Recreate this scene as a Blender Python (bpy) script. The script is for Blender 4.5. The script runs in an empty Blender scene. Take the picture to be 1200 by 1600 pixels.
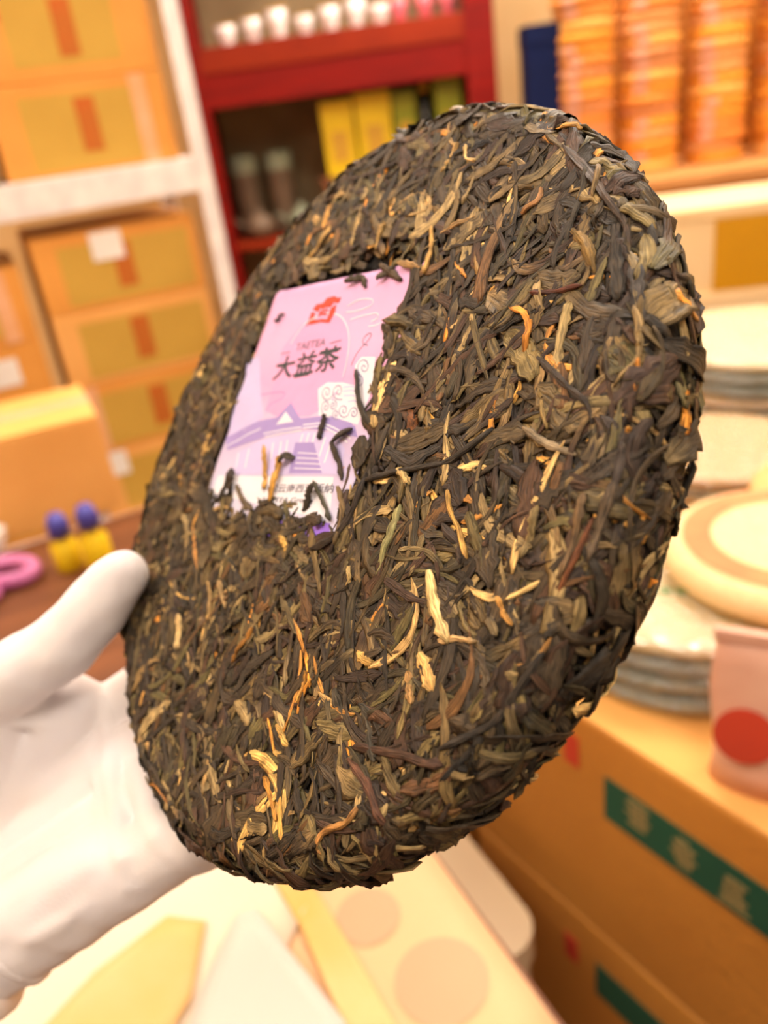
import bpy, bmesh, math, random
import numpy as np
from mathutils import Vector, Matrix, noise

random.seed(7)
rng = np.random.default_rng(11)
scene = bpy.context.scene
COL = scene.collection
R = math.radians

# ------------------------------------------------------------------ camera
FPX = 1300.0                                   # focal length in pixels of the 1200x1600 frame
EYE = np.array([0.0, 0.0, 1.45])
PITCH, ROLL = R(26), R(8)
FWD = np.array([0, math.cos(PITCH), -math.sin(PITCH)])
_R0 = np.array([1.0, 0, 0])
_U0 = np.array([0, math.sin(PITCH), math.cos(PITCH)])
CX = math.cos(ROLL) * _R0 - math.sin(ROLL) * _U0
CY = math.cos(ROLL) * _U0 + math.sin(ROLL) * _R0
cam = bpy.data.cameras.new('camera')
cam.sensor_fit = 'VERTICAL'
cam.sensor_height = 36.0
cam.lens = FPX / 1600 * 36.0
cam.clip_start = 0.01
cam.dof.use_dof = True
cam.dof.focus_distance = 0.172
cam.dof.aperture_fstop = cam.lens / 2.8        # iris of 2.8 mm, as in a telephone camera
camo = bpy.data.objects.new('camera', cam)
COL.objects.link(camo)
m = Matrix.Identity(4)
for i in range(3):
    m[i][0], m[i][1], m[i][2], m[i][3] = CX[i], CY[i], -FWD[i], EYE[i]
camo.matrix_world = m
scene.camera = camo

# ------------------------------------------------------------------ world, exposure
w = bpy.data.worlds.new('world')
scene.world = w
w.use_nodes = True
w.node_tree.nodes['Background'].inputs[0].default_value = (1.0, 0.93, 0.86, 1)
w.node_tree.nodes['Background'].inputs[1].default_value = 0.22
vs = scene.view_settings
vs.view_transform = 'Standard'
vs.look = 'None'
vs.exposure = 0.75
vs.gamma = 1.0
vs.use_curve_mapping = False
scene.cycles.use_denoising = True
scene.cycles.max_bounces = 5
scene.cycles.use_adaptive_sampling = True
scene.cycles.adaptive_threshold = 0.015

LIGHTS = [(-1.05, 0.15, 46), (-1.05, 1.55, 34), (0.25, -0.55, 40), (0.35, 1.2, 40), (1.45, 0.5, 34), (1.3, 1.9, 66), (0.45, 2.45, 110)]
CEIL = 2.72
for (lx, ly, e) in LIGHTS:
    l = bpy.data.lights.new('ceiling_lamp', 'AREA')
    l.shape = 'RECTANGLE'
    l.size = 0.52
    l.size_y = 0.52
    l.energy = e * 0.16
    l.color = (1.0, 0.90, 0.78)
    lo = bpy.data.objects.new('ceiling_lamp', l)
    lo.location = (lx, ly, CEIL - 0.06)
    COL.objects.link(lo)

# ------------------------------------------------------------------ helpers
def lin(c):
    c = c / 255.0
    return c / 12.92 if c <= 0.04045 else ((c + 0.055) / 1.055) ** 2.4
def C(r, g, b):
    return (lin(r), lin(g), lin(b), 1.0)
def at(px, py, depth):                         # a point seen at a pixel, so many metres along the view axis
    return EYE + ((px - 600) / FPX * CX - (py - 800) / FPX * CY + FWD) * depth
def at_z(px, py, z):                           # where the view through a pixel meets a level plane
    d = (px - 600) / FPX * CX - (py - 800) / FPX * CY + FWD
    return EYE + d * (z - EYE[2]) / d[2]
def c2w(p):                                    # camera space to world
    return EYE + p[0] * CX + p[1] * CY - p[2] * FWD

MATS = {}
def mat(name, col, rough=0.6, col2=None, scale=8.0, bump=0.0, bscale=60.0, spec=0.4, metal=0.0, stretch=None, coat=0.0, sheen=0.0, trans=0.0):
    if name in MATS:
        return MATS[name]
    m = bpy.data.materials.new(name)
    m.use_nodes = True
    nt = m.node_tree
    b = nt.nodes['Principled BSDF']
    b.inputs['Roughness'].default_value = rough
    b.inputs['Specular IOR Level'].default_value = spec
    b.inputs['Metallic'].default_value = metal
    b.inputs['Coat Weight'].default_value = coat
    b.inputs['Sheen Weight'].default_value = sheen
    b.inputs['Transmission Weight'].default_value = trans
    if col2 is None:
        col2 = tuple(min(1, c * 0.82) for c in col[:3]) + (1,)
    tc = nt.nodes.new('ShaderNodeTexCoord')
    mp = nt.nodes.new('ShaderNodeMapping')
    nt.links.new(tc.outputs['Object'], mp.inputs[0])
    if stretch:
        mp.inputs['Scale'].default_value = stretch
    n = nt.nodes.new('ShaderNodeTexNoise')
    n.inputs['Scale'].default_value = scale
    n.inputs['Detail'].default_value = 4
    nt.links.new(mp.outputs[0], n.inputs['Vector'])
    mix = nt.nodes.new('ShaderNodeMix')
    mix.data_type = 'RGBA'
    rp = nt.nodes.new('ShaderNodeMapRange')
    rp.inputs[1].default_value = 0.35
    rp.inputs[2].default_value = 0.65
    nt.links.new(n.outputs['Fac'], rp.inputs[0])
    nt.links.new(rp.outputs[0], mix.inputs[0])
    mix.inputs[6].default_value = col
    mix.inputs[7].default_value = col2
    nt.links.new(mix.outputs[2], b.inputs['Base Color'])
    if bump > 0:
        n2 = nt.nodes.new('ShaderNodeTexNoise')
        n2.inputs['Scale'].default_value = bscale
        n2.inputs['Detail'].default_value = 5
        nt.links.new(mp.outputs[0], n2.inputs['Vector'])
        bp = nt.nodes.new('ShaderNodeBump')
        bp.inputs['Strength'].default_value = bump
        bp.inputs['Distance'].default_value = 0.01
        nt.links.new(n2.outputs['Fac'], bp.inputs['Height'])
        nt.links.new(bp.outputs[0], b.inputs['Normal'])
    MATS[name] = m
    return m

def tag(o, label=None, cat=None, group=None, kind=None):
    if label: o['label'] = label
    if cat: o['category'] = cat
    if group: o['group'] = group
    if kind: o['kind'] = kind
    return o
def empty(name, loc, az=0.0):                  # az: rotation about the vertical
    o = bpy.data.objects.new(name, None)
    o.empty_display_size = 0.05
    COL.objects.link(o)
    o.location = Vector(loc)
    o.rotation_euler = (0, 0, az)
    return o
def link_mesh(name, me, material, parent=None):
    o = bpy.data.objects.new(name, me)
    COL.objects.link(o)
    if material is not None and not me.materials:
        me.materials.append(material)
    if parent is not None:
        o.parent = parent
    return o

class MB:
    def __init__(s):
        s.bm = bmesh.new()
    def box(s, x0, x1, y0, y1, z0, z1, bevel=0.0):
        v = [s.bm.verts.new((x, y, z)) for z in (z0, z1) for y in (y0, y1) for x in (x0, x1)]
        fs = [s.bm.faces.new([v[i] for i in q]) for q in ((0, 2, 3, 1), (4, 5, 7, 6), (0, 1, 5, 4), (2, 6, 7, 3), (0, 4, 6, 2), (1, 3, 7, 5))]
        if bevel > 0:
            es = list({e for f in fs for e in f.edges})
            bmesh.ops.bevel(s.bm, geom=es, offset=bevel, segments=2, affect='EDGES', profile=0.6)
        return s
    def lathe(s, prof, n=32, cx=0, cy=0, wob=None):
        rings = []
        for k, (r, z) in enumerate(prof):
            if r < 1e-6:
                rings.append([s.bm.verts.new((cx, cy, z))])
            else:
                ring = []
                for i in range(n):
                    a = 2 * math.pi * i / n
                    rr = r * (1 + (wob(a, k) if wob else 0))
                    ring.append(s.bm.verts.new((cx + rr * math.cos(a), cy + rr * math.sin(a), z)))
                rings.append(ring)
        for a, b in zip(rings[:-1], rings[1:]):
            for i in range(n):
                j = (i + 1) % n
                if len(a) == 1 and len(b) == 1: continue
                if len(a) == 1: s.bm.faces.new((a[0], b[j], b[i]))
                elif len(b) == 1: s.bm.faces.new((a[i], a[j], b[0]))
                else: s.bm.faces.new((a[i], a[j], b[j], b[i]))
        return s
    def tube(s, pts, rad, n=10, closed=False):
        pts = [Vector(p) for p in pts]
        rings = []
        N = len(pts)
        up = Vector((0, 0, 1))
        for i, p in enumerate(pts):
            if closed: t = pts[(i + 1) % N] - pts[i - 1]
            else: t = pts[min(i + 1, N - 1)] - pts[max(i - 1, 0)]
            t.normalize()
            a = t.cross(up)
            if a.length < 1e-4: a = t.cross(Vector((1, 0, 0)))
            a.normalize()
            b = a.cross(t)
            r = rad[i] if hasattr(rad, '__len__') else rad
            rings.append([s.bm.verts.new(p + a * r * math.cos(2 * math.pi * k / n) + b * r * math.sin(2 * math.pi * k / n)) for k in range(n)])
        M = N if closed else N - 1
        for i in range(M):
            A, B = rings[i], rings[(i + 1) % N]
            for k in range(n):
                s.bm.faces.new((A[k], A[(k + 1) % n], B[(k + 1) % n], B[k]))
        if not closed:
            s.bm.faces.new(rings[0][::-1])
            s.bm.faces.new(rings[-1])
        return s
    def prism(s, pts, z0, z1):
        a = [s.bm.verts.new((p[0], p[1], z0)) for p in pts]
        b = [s.bm.verts.new((p[0], p[1], z1)) for p in pts]
        n = len(pts)
        s.bm.faces.new(a[::-1]); s.bm.faces.new(b)
        for i in range(n):
            j = (i + 1) % n
            s.bm.faces.new((a[i], a[j], b[j], b[i]))
        return s
    def mesh(s, name, smooth=False):
        bmesh.ops.recalc_face_normals(s.bm, faces=s.bm.faces)
        me = bpy.data.meshes.new(name)
        s.bm.to_mesh(me)
        s.bm.free()
        if smooth:
            me.polygons.foreach_set('use_smooth', [True] * len(me.polygons))
        return me
    def build(s, name, material, parent=None, smooth=False):
        return link_mesh(name, s.mesh(name, smooth), material, parent)

# ------------------------------------------------------------------ materials
M_floor = mat('floor_tile', C(150, 128, 104), 0.35, C(128, 108, 88), 3)
M_wall = mat('plaster', C(238, 202, 146), 0.85, C(230, 190, 130), 4)
M_ceil = mat('ceiling_paint', C(236, 230, 220), 0.9)
M_kraft = mat('kraft_board', C(226, 158, 72), 0.75, C(212, 142, 60), 5, 0.15, 90)
M_kraft2 = mat('kraft_board_brown', C(196, 130, 48), 0.75, C(182, 116, 38), 5, 0.15, 90)
M_kraft3 = mat('kraft_board_pale', C(236, 174, 96), 0.75, C(222, 158, 80), 5, 0.15, 90)
M_olive = mat('olive_print', C(200, 160, 66), 0.75, C(188, 148, 58), 6)
M_rust = mat('rust_print', C(190, 96, 26), 0.75, C(176, 104, 30), 12)
M_redp = mat('red_print', C(196, 62, 34), 0.7)
M_tape = mat('clear_tape', C(232, 178, 136), 0.25, C(226, 168, 120), 20)
M_stick = mat('white_sticker', C(244, 238, 230), 0.6)
M_white = mat('white_enamel', C(240, 234, 230), 0.45, C(224, 216, 214), 30)
M_redw = mat('red_lacquer', C(128, 12, 2), 0.55, C(110, 8, 2), 5, stretch=(1, 1, 8), spec=0.2)
M_redw2 = mat('red_lacquer_worn', C(140, 40, 6), 0.55, C(124, 30, 4), 5, spec=0.2)
M_dark = mat('cabinet_back', C(150, 128, 92), 0.8, C(128, 106, 74), 6)
M_green = mat('green_band', C(30, 84, 60), 0.7, C(26, 74, 54), 10)
M_wood = mat('table_wood', C(120, 70, 38), 0.45, C(96, 54, 28), 4, 0.1, 40, stretch=(1, 9, 1))
M_wood2 = mat('counter_wood', C(206, 146, 86), 0.5, C(186, 126, 70), 4, stretch=(1, 9, 1))

# ------------------------------------------------------------------ room shell
def structure(o):
    o['kind'] = 'structure'
    return o
X0, X1, Y0, Y1 = -1.75, 2.3, -2.2, 3.35
structure(MB().box(X0, X1, Y0, Y1, -0.08, 0).build('floor', M_floor))
structure(MB().box(X0, X1, Y0, Y1, CEIL, CEIL + 0.08).build('ceiling', M_ceil))
structure(MB().box(X0 - 0.1, X0, Y0, Y1, 0, CEIL).build('wall_left', M_wall))
structure(MB().box(X1, X1 + 0.1, Y0, Y1, 0, CEIL).build('wall_right', M_wall))
structure(MB().box(X0 - 0.1, X1 + 0.1, Y1, Y1 + 0.1, 0, CEIL).build('wall_back', M_wall))
M_lamp = bpy.data.materials.new('lamp_diffuser')
M_lamp.use_nodes = True
_b = M_lamp.node_tree.nodes['Principled BSDF']
_b.inputs['Base Color'].default_value = (0.9, 0.88, 0.84, 1)
_b.inputs['Emission Color'].default_value = (1, 0.9, 0.78, 1)
_b.inputs['Emission Strength'].default_value = 6.0
lamp_words = ['above the white rack', 'above the cartons at the left', 'behind the photographer', 'above the middle of the shop', 'above the stacked tea cakes', 'over the far stacks of orange cakes', 'in front of the red cabinet']
for (lx, ly, e), wd in zip(LIGHTS, lamp_words):
    r_ = empty('ceiling_light', (lx, ly, CEIL - 0.05))
    tag(r_, 'square white ceiling light panel ' + wd, 'ceiling light', 'ceiling light panels')
    f = MB()
    f.box(-0.3, 0.3, -0.3, -0.27, 0, 0.05).box(-0.3, 0.3, 0.27, 0.3, 0, 0.05).box(-0.3, -0.27, -0.27, 0.27, 0, 0.05).box(0.27, 0.3, -0.27, 0.27, 0, 0.05)
    f.build('frame', M_white, r_)
    MB().box(-0.27, 0.27, -0.27, 0.27, 0.01, 0.02).build('diffuser', M_lamp, r_)

# ------------------------------------------------------------------ the tea cake
CAM_U = np.array([0.59782545, -0.10575492, 0.7946198])
CAM_V = np.array([0.31089426, 0.94426239, -0.108228])
CAM_N = np.array([-0.73888395, 0.31174419, 0.59738269])
CAM_C = np.array([-0.0201584, 0.01407058, -0.2133711])
def rotw(v): return v[0] * CX + v[1] * CY - v[2] * FWD
WU, WV, WN, WC = rotw(CAM_U), rotw(CAM_V), rotw(CAM_N), c2w(CAM_C)
def face(px, py, h=0.0):                       # face coordinates (metres) of a point of the cake seen at a pixel
    d = np.array([(px - 600) / FPX, -(py - 800) / FPX, -1.0])
    t = (CAM_N @ CAM_C + h) / (CAM_N @ d)
    q = d * t - CAM_C
    return np.array([q @ CAM_U, q @ CAM_V])

cake = bpy.data.objects.new('tea_cake', None)
cake.empty_display_size = 0.05
COL.objects.link(cake)
m = Matrix.Identity(4)
for i in range(3):
    m[i][0], m[i][1], m[i][2], m[i][3] = WU[i], WV[i], WN[i], WC[i]
cake.matrix_world = m
tag(cake, 'round dark pressed tea cake with pink paper ticket, held in white gloved hand', 'tea cake')

RC, HH, RR = 0.0915, 0.010, 0.008              # core radius, half thickness, edge rounding
def project(P):
    rho = np.hypot(P[:, 0], P[:, 1]) + 1e-9
    k = np.minimum(rho, RC) / rho
    core = np.stack([P[:, 0] * k, P[:, 1] * k, np.clip(P[:, 2], -HH - (HH - RR), -RR)], 1)
    d = P - core
    n = d / (np.linalg.norm(d, axis=1, keepdims=True) + 1e-12)
    return core + n * RR, n

# leaf colour families (linear)
def fam(*cs): return np.array([C(*c)[:3] for c in cs])
F_DARK = fam((52, 43, 33), (42, 36, 29), (62, 51, 37), (58, 48, 36), (70, 58, 39), (54, 48, 34), (66, 46, 33), (48, 42, 35), (46, 36, 31), (58, 42, 34))
F_MID = fam((96, 80, 52), (84, 72, 46), (104, 86, 54), (96, 68, 40), (106, 92, 58), (84, 76, 46))
F_PALE = fam((150, 128, 86), (166, 142, 96), (136, 116, 78), (170, 138, 88))
F_GOLD = fam((206, 166, 96), (196, 146, 72), (218, 182, 118), (186, 130, 60), (200, 134, 52))

def make_leaves(P, T, L, Wd, Th, kind, h0, h1, kap, tw, n=11, k=10):
    """All leaves at once: spines walked over the cake's surface, then ridged cross-sections round them."""
    Mn = len(P)
    S = np.zeros((Mn, n, 3)); N = np.zeros((Mn, n, 3)); TT = np.zeros((Mn, n, 3))
    P, nn = project(P)
    T = T - (T * nn).sum(1, keepdims=True) * nn
    T /= np.linalg.norm(T, axis=1, keepdims=True) + 1e-12
    ds = (L / (n - 1))[:, None]
    for i in range(n):
        S[:, i], N[:, i], TT[:, i] = P, nn, T
        kk = kap[:, i][:, None] * ds
        B = np.cross(nn, T)
        T = T * np.cos(kk) + B * np.sin(kk)
        P, nn = project(P + T * ds)
        T = T - (T * nn).sum(1, keepdims=True) * nn
        T /= np.linalg.norm(T, axis=1, keepdims=True) + 1e-12
    return S, N, TT

def section(S, N, TT, L, Wd, Th, kind, h0, h1, tw, k, rg, press=True):
    Mn, n, _ = S.shape
    s = np.linspace(0, 1, n)[None, :]
    # width along the leaf: 0 strip, 1 broad leaf, 2 stem, 3 bud
    prof = np.empty((Mn, n))
    e = rg.uniform(0.3, 1.1, (Mn, 2))
    for q in range(4):
        I = kind == q
        if not I.any(): continue
        if q == 0: p = np.minimum(1, np.minimum(0.45 + s * 5, 0.4 + (1 - s) * 4)) * (0.9 + 0.1 * np.sin(s * 6))
        elif q == 1: p = np.minimum(1, np.minimum(0.45 + s * 2.6, 0.35 + (1 - s) * 2.6))
        elif q == 2: p = np.minimum(1, np.minimum(0.7 + s * 8, 0.6 + (1 - s) * 8))
        else: p = np.clip(0.18 + 1.15 * np.sin(np.pi * np.clip(s * 0.85 + 0.06, 0, 1)) ** 0.8, 0, 1)
        prof[I] = np.repeat(p, I.sum(), 0)
    prof = np.clip(prof * (1 + rg.normal(0, 0.14, (Mn, n))), 0.12, 1.6)
    prof[:, 0] *= e[:, 0]; prof[:, -1] *= e[:, 1]
    a = -math.pi / 2 + 2 * math.pi * np.arange(k) / k
    edge = np.clip(1 + rg.normal(0, 1, (Mn, 1, k)) * np.where(kind == 2, 0.06, 0.16)[:, None, None] + rg.normal(0, 0.09, (Mn, n, k)), 0.5, 1.5)
    x = (Wd / 2)[:, None, None] * prof[:, :, None] * np.sign(np.cos(a)) * np.abs(np.cos(a)) ** 0.85 * edge
    # folds running along the leaf, drifting slowly
    fold = rg.normal(0, 1, (Mn, 1, k)) + np.cumsum(rg.normal(0, 0.28, (Mn, n, k)), 1)
    famp = np.where(kind == 2, 0.00005, np.where(kind == 1, 0.00020, 0.00015))[:, None, None]
    y = (Th / 2)[:, None, None] * np.sqrt(prof)[:, :, None] * np.sin(a)[None, None] + famp * fold * (0.3 + 0.7 * np.maximum(0, np.sin(a)))[None, None]
    cup = rg.normal(0, 0.10, Mn)[:, None, None]
    y = y + cup * np.abs(x) * np.where(kind == 1, 2.0, 1.0)[:, None, None]
    tws = tw[:, None] * (s - rg.uniform(0.2, 0.8, (Mn, 1))) + rg.normal(0, 0.22, (Mn, 1))
    ct, st = np.cos(tws)[:, :, None], np.sin(tws)[:, :, None]
    x, y = x * ct - y * st, x * st + y * ct
    h = h0[:, None] * (1 - s) + h1[:, None] * s + rg.normal(0, 0.00012, (Mn, n)) + 0.0003 * np.sin(s * rg.uniform(3, 9, (Mn, 1)) + rg.uniform(0, 6, (Mn, 1)))
    B = np.cross(N, TT)
    off_ = h[:, :, None] + y
    if press: off_ = np.where((off_ > -0.0006) & (N[:, :, 2:] > 0.8), -0.0006 + 0.0007 * np.tanh((off_ + 0.0006) / 0.0007), off_)
    V = S[:, :, None] + N[:, :, None] * off_[..., None] + B[:, :, None] * x[..., None]
    ring = np.broadcast_to(np.arange(k)[None, None] / k * 2 * (Wd + Th)[:, None, None] * 1000, (Mn, n, k))
    along = np.broadcast_to((s * L[:, None] * 1000)[:, :, None], (Mn, n, k))
    off = np.broadcast_to(rg.uniform(0, 500, (Mn, 1, 1)), (Mn, n, k))
    UV = np.stack([along, ring, off], -1)
    return V.reshape(Mn, n * k, 3), UV.reshape(Mn, n * k, 3)

def topo(n, k):
    q = []
    for i in range(n - 1):
        for j in range(k):
            q.append((i * k + j, i * k + (j + 1) % k, (i + 1) * k + (j + 1) % k, (i + 1) * k + j))
    h = k // 2
    # end caps as quads
    for base, rev in ((0, True), ((n - 1) * k, False)):
        for j in range(1, h):
            f = (base + (j - 1) % k, base + j, base + (k - 1 - j) % k, base + (k - j) % k)
            q.append(f[::-1] if rev else f)
    return np.array(q, dtype=np.int32)

def leaf_mesh(name, V, UV, colr, n, k):
    """V: leaves x points x 3 -> one mesh, with tone and fibre coordinates stored on the points"""
    Mn, pc, _ = V.shape
    q = topo(n, k)
    F = (q[None] + (np.arange(Mn) * pc)[:, None, None]).reshape(-1, 4)
    me = bpy.data.meshes.new(name)
    me.vertices.add(Mn * pc)
    me.vertices.foreach_set('co', V.reshape(-1).astype(np.float32))
    me.loops.add(F.size)
    me.loops.foreach_set('vertex_index', F.reshape(-1))
    me.polygons.add(len(F))
    me.polygons.foreach_set('loop_start', np.arange(0, F.size, 4, dtype=np.int32))
    me.polygons.foreach_set('use_smooth', np.ones(len(F), dtype=bool))
    me.update(calc_edges=True)
    at1 = me.attributes.new('fibre', 'FLOAT_VECTOR', 'POINT')
    at1.data.foreach_set('vector', UV.reshape(-1).astype(np.float32))
    at2 = me.attributes.new('tone', 'FLOAT_COLOR', 'POINT')
    cc = np.ones((Mn, pc, 4), np.float32)
    cc[:, :, :3] = colr if colr.ndim == 3 else colr[:, None]
    at2.data.foreach_set('color', cc.reshape(-1))
    return me

# leaf material: tone of the leaf, fibres running along it
M_leaf = bpy.data.materials.new('dried_tea_leaf')
M_leaf.use_nodes = True
nt = M_leaf.node_tree
bs = nt.nodes['Principled BSDF']
a1 = nt.nodes.new('ShaderNodeAttribute'); a1.attribute_name = 'tone'
a2 = nt.nodes.new('ShaderNodeAttribute'); a2.attribute_name = 'fibre'
mp = nt.nodes.new('ShaderNodeMapping'); mp.inputs['Scale'].default_value = (0.22, 3.2, 1.0)
nt.links.new(a2.outputs['Vector'], mp.inputs[0])
n1 = nt.nodes.new('ShaderNodeTexNoise'); n1.inputs['Scale'].default_value = 1.0; n1.inputs['Detail'].default_value = 3
nt.links.new(mp.outputs[0], n1.inputs['Vector'])
mp2 = nt.nodes.new('ShaderNodeMapping'); mp2.inputs['Scale'].default_value = (0.35, 0.35, 1.0)
nt.links.new(a2.outputs['Vector'], mp2.inputs[0])
n2 = nt.nodes.new('ShaderNodeTexNoise'); n2.inputs['Scale'].default_value = 1.0; n2.inputs['Detail'].default_value = 3
nt.links.new(mp2.outputs[0], n2.inputs['Vector'])
r1 = nt.nodes.new('ShaderNodeMapRange')
r1.inputs[1].default_value = 0.32; r1.inputs[2].default_value = 0.72; r1.inputs[3].default_value = 0.35; r1.inputs[4].default_value = 1.9
nt.links.new(n1.outputs['Fac'], r1.inputs[0])
r2 = nt.nodes.new('ShaderNodeMapRange')
r2.inputs[1].default_value = 0.3; r2.inputs[2].default_value = 0.7; r2.inputs[3].default_value = 0.6; r2.inputs[4].default_value = 1.35
nt.links.new(n2.outputs['Fac'], r2.inputs[0])
mu = nt.nodes.new('ShaderNodeMath'); mu.operation = 'MULTIPLY'
nt.links.new(r1.outputs[0], mu.inputs[0]); nt.links.new(r2.outputs[0], mu.inputs[1])
vm = nt.nodes.new('ShaderNodeVectorMath'); vm.operation = 'SCALE'
nt.links.new(a1.outputs['Color'], vm.inputs[0]); nt.links.new(mu.outputs[0], vm.inputs['Scale'])
mp3 = nt.nodes.new('ShaderNodeMapping'); mp3.inputs['Scale'].default_value = (0.30, 6.5, 1.0)
nt.links.new(a2.outputs['Vector'], mp3.inputs[0])
n3 = nt.nodes.new('ShaderNodeTexNoise'); n3.inputs['Scale'].default_value = 1.0; n3.inputs['Detail'].default_value = 2
nt.links.new(mp3.outputs[0], n3.inputs['Vector'])
r3 = nt.nodes.new('ShaderNodeMapRange')
r3.inputs[1].default_value = 0.55; r3.inputs[2].default_value = 0.74; r3.inputs[3].default_value = 0.0; r3.inputs[4].default_value = 0.8
nt.links.new(n3.outputs['Fac'], r3.inputs[0])
va = nt.nodes.new('ShaderNodeVectorMath'); va.operation = 'MULTIPLY_ADD'
va.inputs[1].default_value = (1.5, 1.5, 1.5); va.inputs[2].default_value = (0.075, 0.056, 0.030)
nt.links.new(a1.outputs['Color'], va.inputs[0])
fx = nt.nodes.new('ShaderNodeMix'); fx.data_type = 'RGBA'
nt.links.new(r3.outputs[0], fx.inputs[0]); nt.links.new(vm.outputs[0], fx.inputs[6]); nt.links.new(va.outputs[0], fx.inputs[7])
nt.links.new(fx.outputs[2], bs.inputs['Base Color'])
bs.inputs['Roughness'].default_value = 0.5
bs.inputs['Specular IOR Level'].default_value = 0.30
bp = nt.nodes.new('ShaderNodeBump'); bp.inputs['Strength'].default_value = 0.9; bp.inputs['Distance'].default_value = 0.0007
nt.links.new(n1.outputs['Fac'], bp.inputs['Height']); nt.links.new(bp.outputs[0], bs.inputs['Normal'])

M_core = mat('pressed_tea_core', C(40, 32, 25), 0.8, C(26, 21, 17), 240, 0.8, 300)

# core body under the leaves
core_prof = [(0, -0.0028)]
core_prof += [(x, -0.0028) for x in (0.03, 0.06, 0.085)]
for t in np.linspace(0, math.pi, 9):
    core_prof.append((RC + (RR - 0.0026) * math.sin(t), -HH + math.copysign(HH - RR, math.cos(t)) + (RR - 0.0026) * math.cos(t) if abs(math.cos(t)) > 1e-6 else -HH))
core_prof += [(x, -0.0172) for x in (0.085, 0.06, 0.03)] + [(0, -0.0172)]
MB().lathe(core_prof, 96).build('core', M_core, cake, True)

# visible outline of the paper ticket, leaves keep off it
ticket_vis = [(425, 468), (470, 452), (520, 437), (560, 424), (592, 418), (606, 432), (638, 405), (634, 430), (624, 448), (621, 470), (606, 484), (592, 506), (592, 522), (584, 548), (582, 570), (572, 590), (566, 620), (560, 634), (554, 668), (545, 682), (540, 712), (526, 730), (524, 764), (518, 776), (516, 803), (500, 806), (470, 776), (440, 772), (400, 764), (345, 762), (331, 764), (346, 700), (385, 590)]
TP = np.array([face(*p) for p in ticket_vis])
def inside(x, y):
    r = np.zeros(x.shape, bool)
    j = len(TP) - 1
    for i in range(len(TP)):
        xi, yi = TP[i]; xj, yj = TP[j]
        c = ((yi > y) != (yj > y)) & (x < (xj - xi) * (y - yi) / (yj - yi + 1e-15) + xi)
        r ^= c
        j = i
    return r

# ---- the mass of leaves
NL = 8200
area_front = rng.random(NL)
ph = rng.uniform(0, 2 * math.pi, NL)
P0 = np.zeros((NL, 3))
sel = rng.random(NL)
rr_ = np.sqrt(rng.random(NL)) * 0.0965
fr = sel < 0.62                                 # front face
P0[fr] = np.stack([rr_ * np.cos(ph), rr_ * np.sin(ph), np.full(NL, 0.004)], 1)[fr]
ed = (sel >= 0.62) & (sel < 0.85)               # rim
ea = rng.uniform(-0.15, math.pi * 0.9, NL)
P0[ed] = np.stack([(RC + 0.02 * np.sin(ea)) * np.cos(ph), (RC + 0.02 * np.sin(ea)) * np.sin(ph), -HH + 0.02 * np.cos(ea)], 1)[ed]
bk = sel >= 0.85
P0[bk] = np.stack([rr_ * np.cos(ph), rr_ * np.sin(ph), np.full(NL, -0.024)], 1)[bk]
T0 = rng.normal(0, 1, (NL, 3))
# leaves on the rim mostly run round it
tang = np.stack([-np.sin(ph), np.cos(ph), np.zeros(NL)], 1)
T0[ed] = T0[ed] * 1.0 + tang[ed] * np.sign(rng.normal(0, 1, NL))[ed][:, None]
u = rng.random(NL)
kind = np.where(u < 0.58, 0, np.where(u < 0.82, 1, np.where(u < 0.91, 2, 3)))
def pick(a, b):
    lo = np.array(a)[kind]; hi = np.array(b)[kind]
    return lo + (hi - lo) * rng.random(NL)
LL = pick([.009, .007, .008, .005], [.027, .018, .026, .011])
WW = pick([.0014, .0030, .0007, .0010], [.0036, .0064, .0012, .0020])
TH = pick([.0004, .0003, .0005, .0005], [.0009, .0006, .0008, .0009])
kap = np.cumsum(rng.normal(0, 1, (NL, 11)) * np.array([38, 16, 20, 34])[kind][:, None], 1) * 0.6 + rng.normal(0, 1, (NL, 1)) * np.array([32, 10, 12, 30])[kind][:, None]
tww = rng.normal(0, 1, NL) * np.array([1.1, 0.35, 0.6, 0.6])[kind]
depth = rng.beta(1.6, 1.3, NL)
H0 = -0.0021 + 0.0022 * depth + rng.normal(0, 0.0003, NL)
H1 = H0 + rng.normal(0, 0.0006, NL)
H0[ed] += rng.uniform(0, 0.0009, NL)[ed]; H1[ed] += rng.uniform(-0.0003, 0.0012, NL)[ed]
H0 = np.minimum(H0, 0.0009); H1 = np.minimum(H1, 0.0009)
S, N, TT = make_leaves(P0, T0, LL, WW, TH, kind, H0, H1, kap, tww)
# drop leaves that would lie over the ticket
x, y, z = S[..., 0], S[..., 1], S[..., 2]
onf = N[..., 2] > 0.6
hit = np.zeros(NL, bool)
B = np.cross(N, TT)
for sx in (-0.5, 0, 0.5):
    xx = x + B[..., 0] * WW[:, None] * sx; yy = y + B[..., 1] * WW[:, None] * sx
    hit |= (inside(xx, yy) & onf).any(1)
keep = ~hit
S, N, TT = S[keep], N[keep], TT[keep]
LL, WW, TH, kind, H0, H1, tww = (q[keep] for q in (LL, WW, TH, kind, H0, H1, tww))
NL = len(LL)
V, UV = section(S, N, TT, LL, WW, TH, kind, H0, H1, tww, 10, rng)
def tones(kind, rg):
    n = len(kind)
    u = rg.random(n)
    out = np.zeros((n, 3))
    thr = {0: (0.72, 0.92, 0.98), 1: (0.80, 0.975, 0.996), 2: (0.60, 0.85, 0.95), 3: (0.40, 0.62, 0.82)}
    for i in range(n):
        a, b, c = thr[int(kind[i])]
        f = F_DARK if u[i] < a else F_MID if u[i] < b else F_PALE if u[i] < c else F_GOLD
        out[i] = f[rg.integers(len(f))]
    return out * rg.uniform(0.85, 1.45, (n, 1)) * np.array([[1.04, 1.0, 0.92]])
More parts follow.
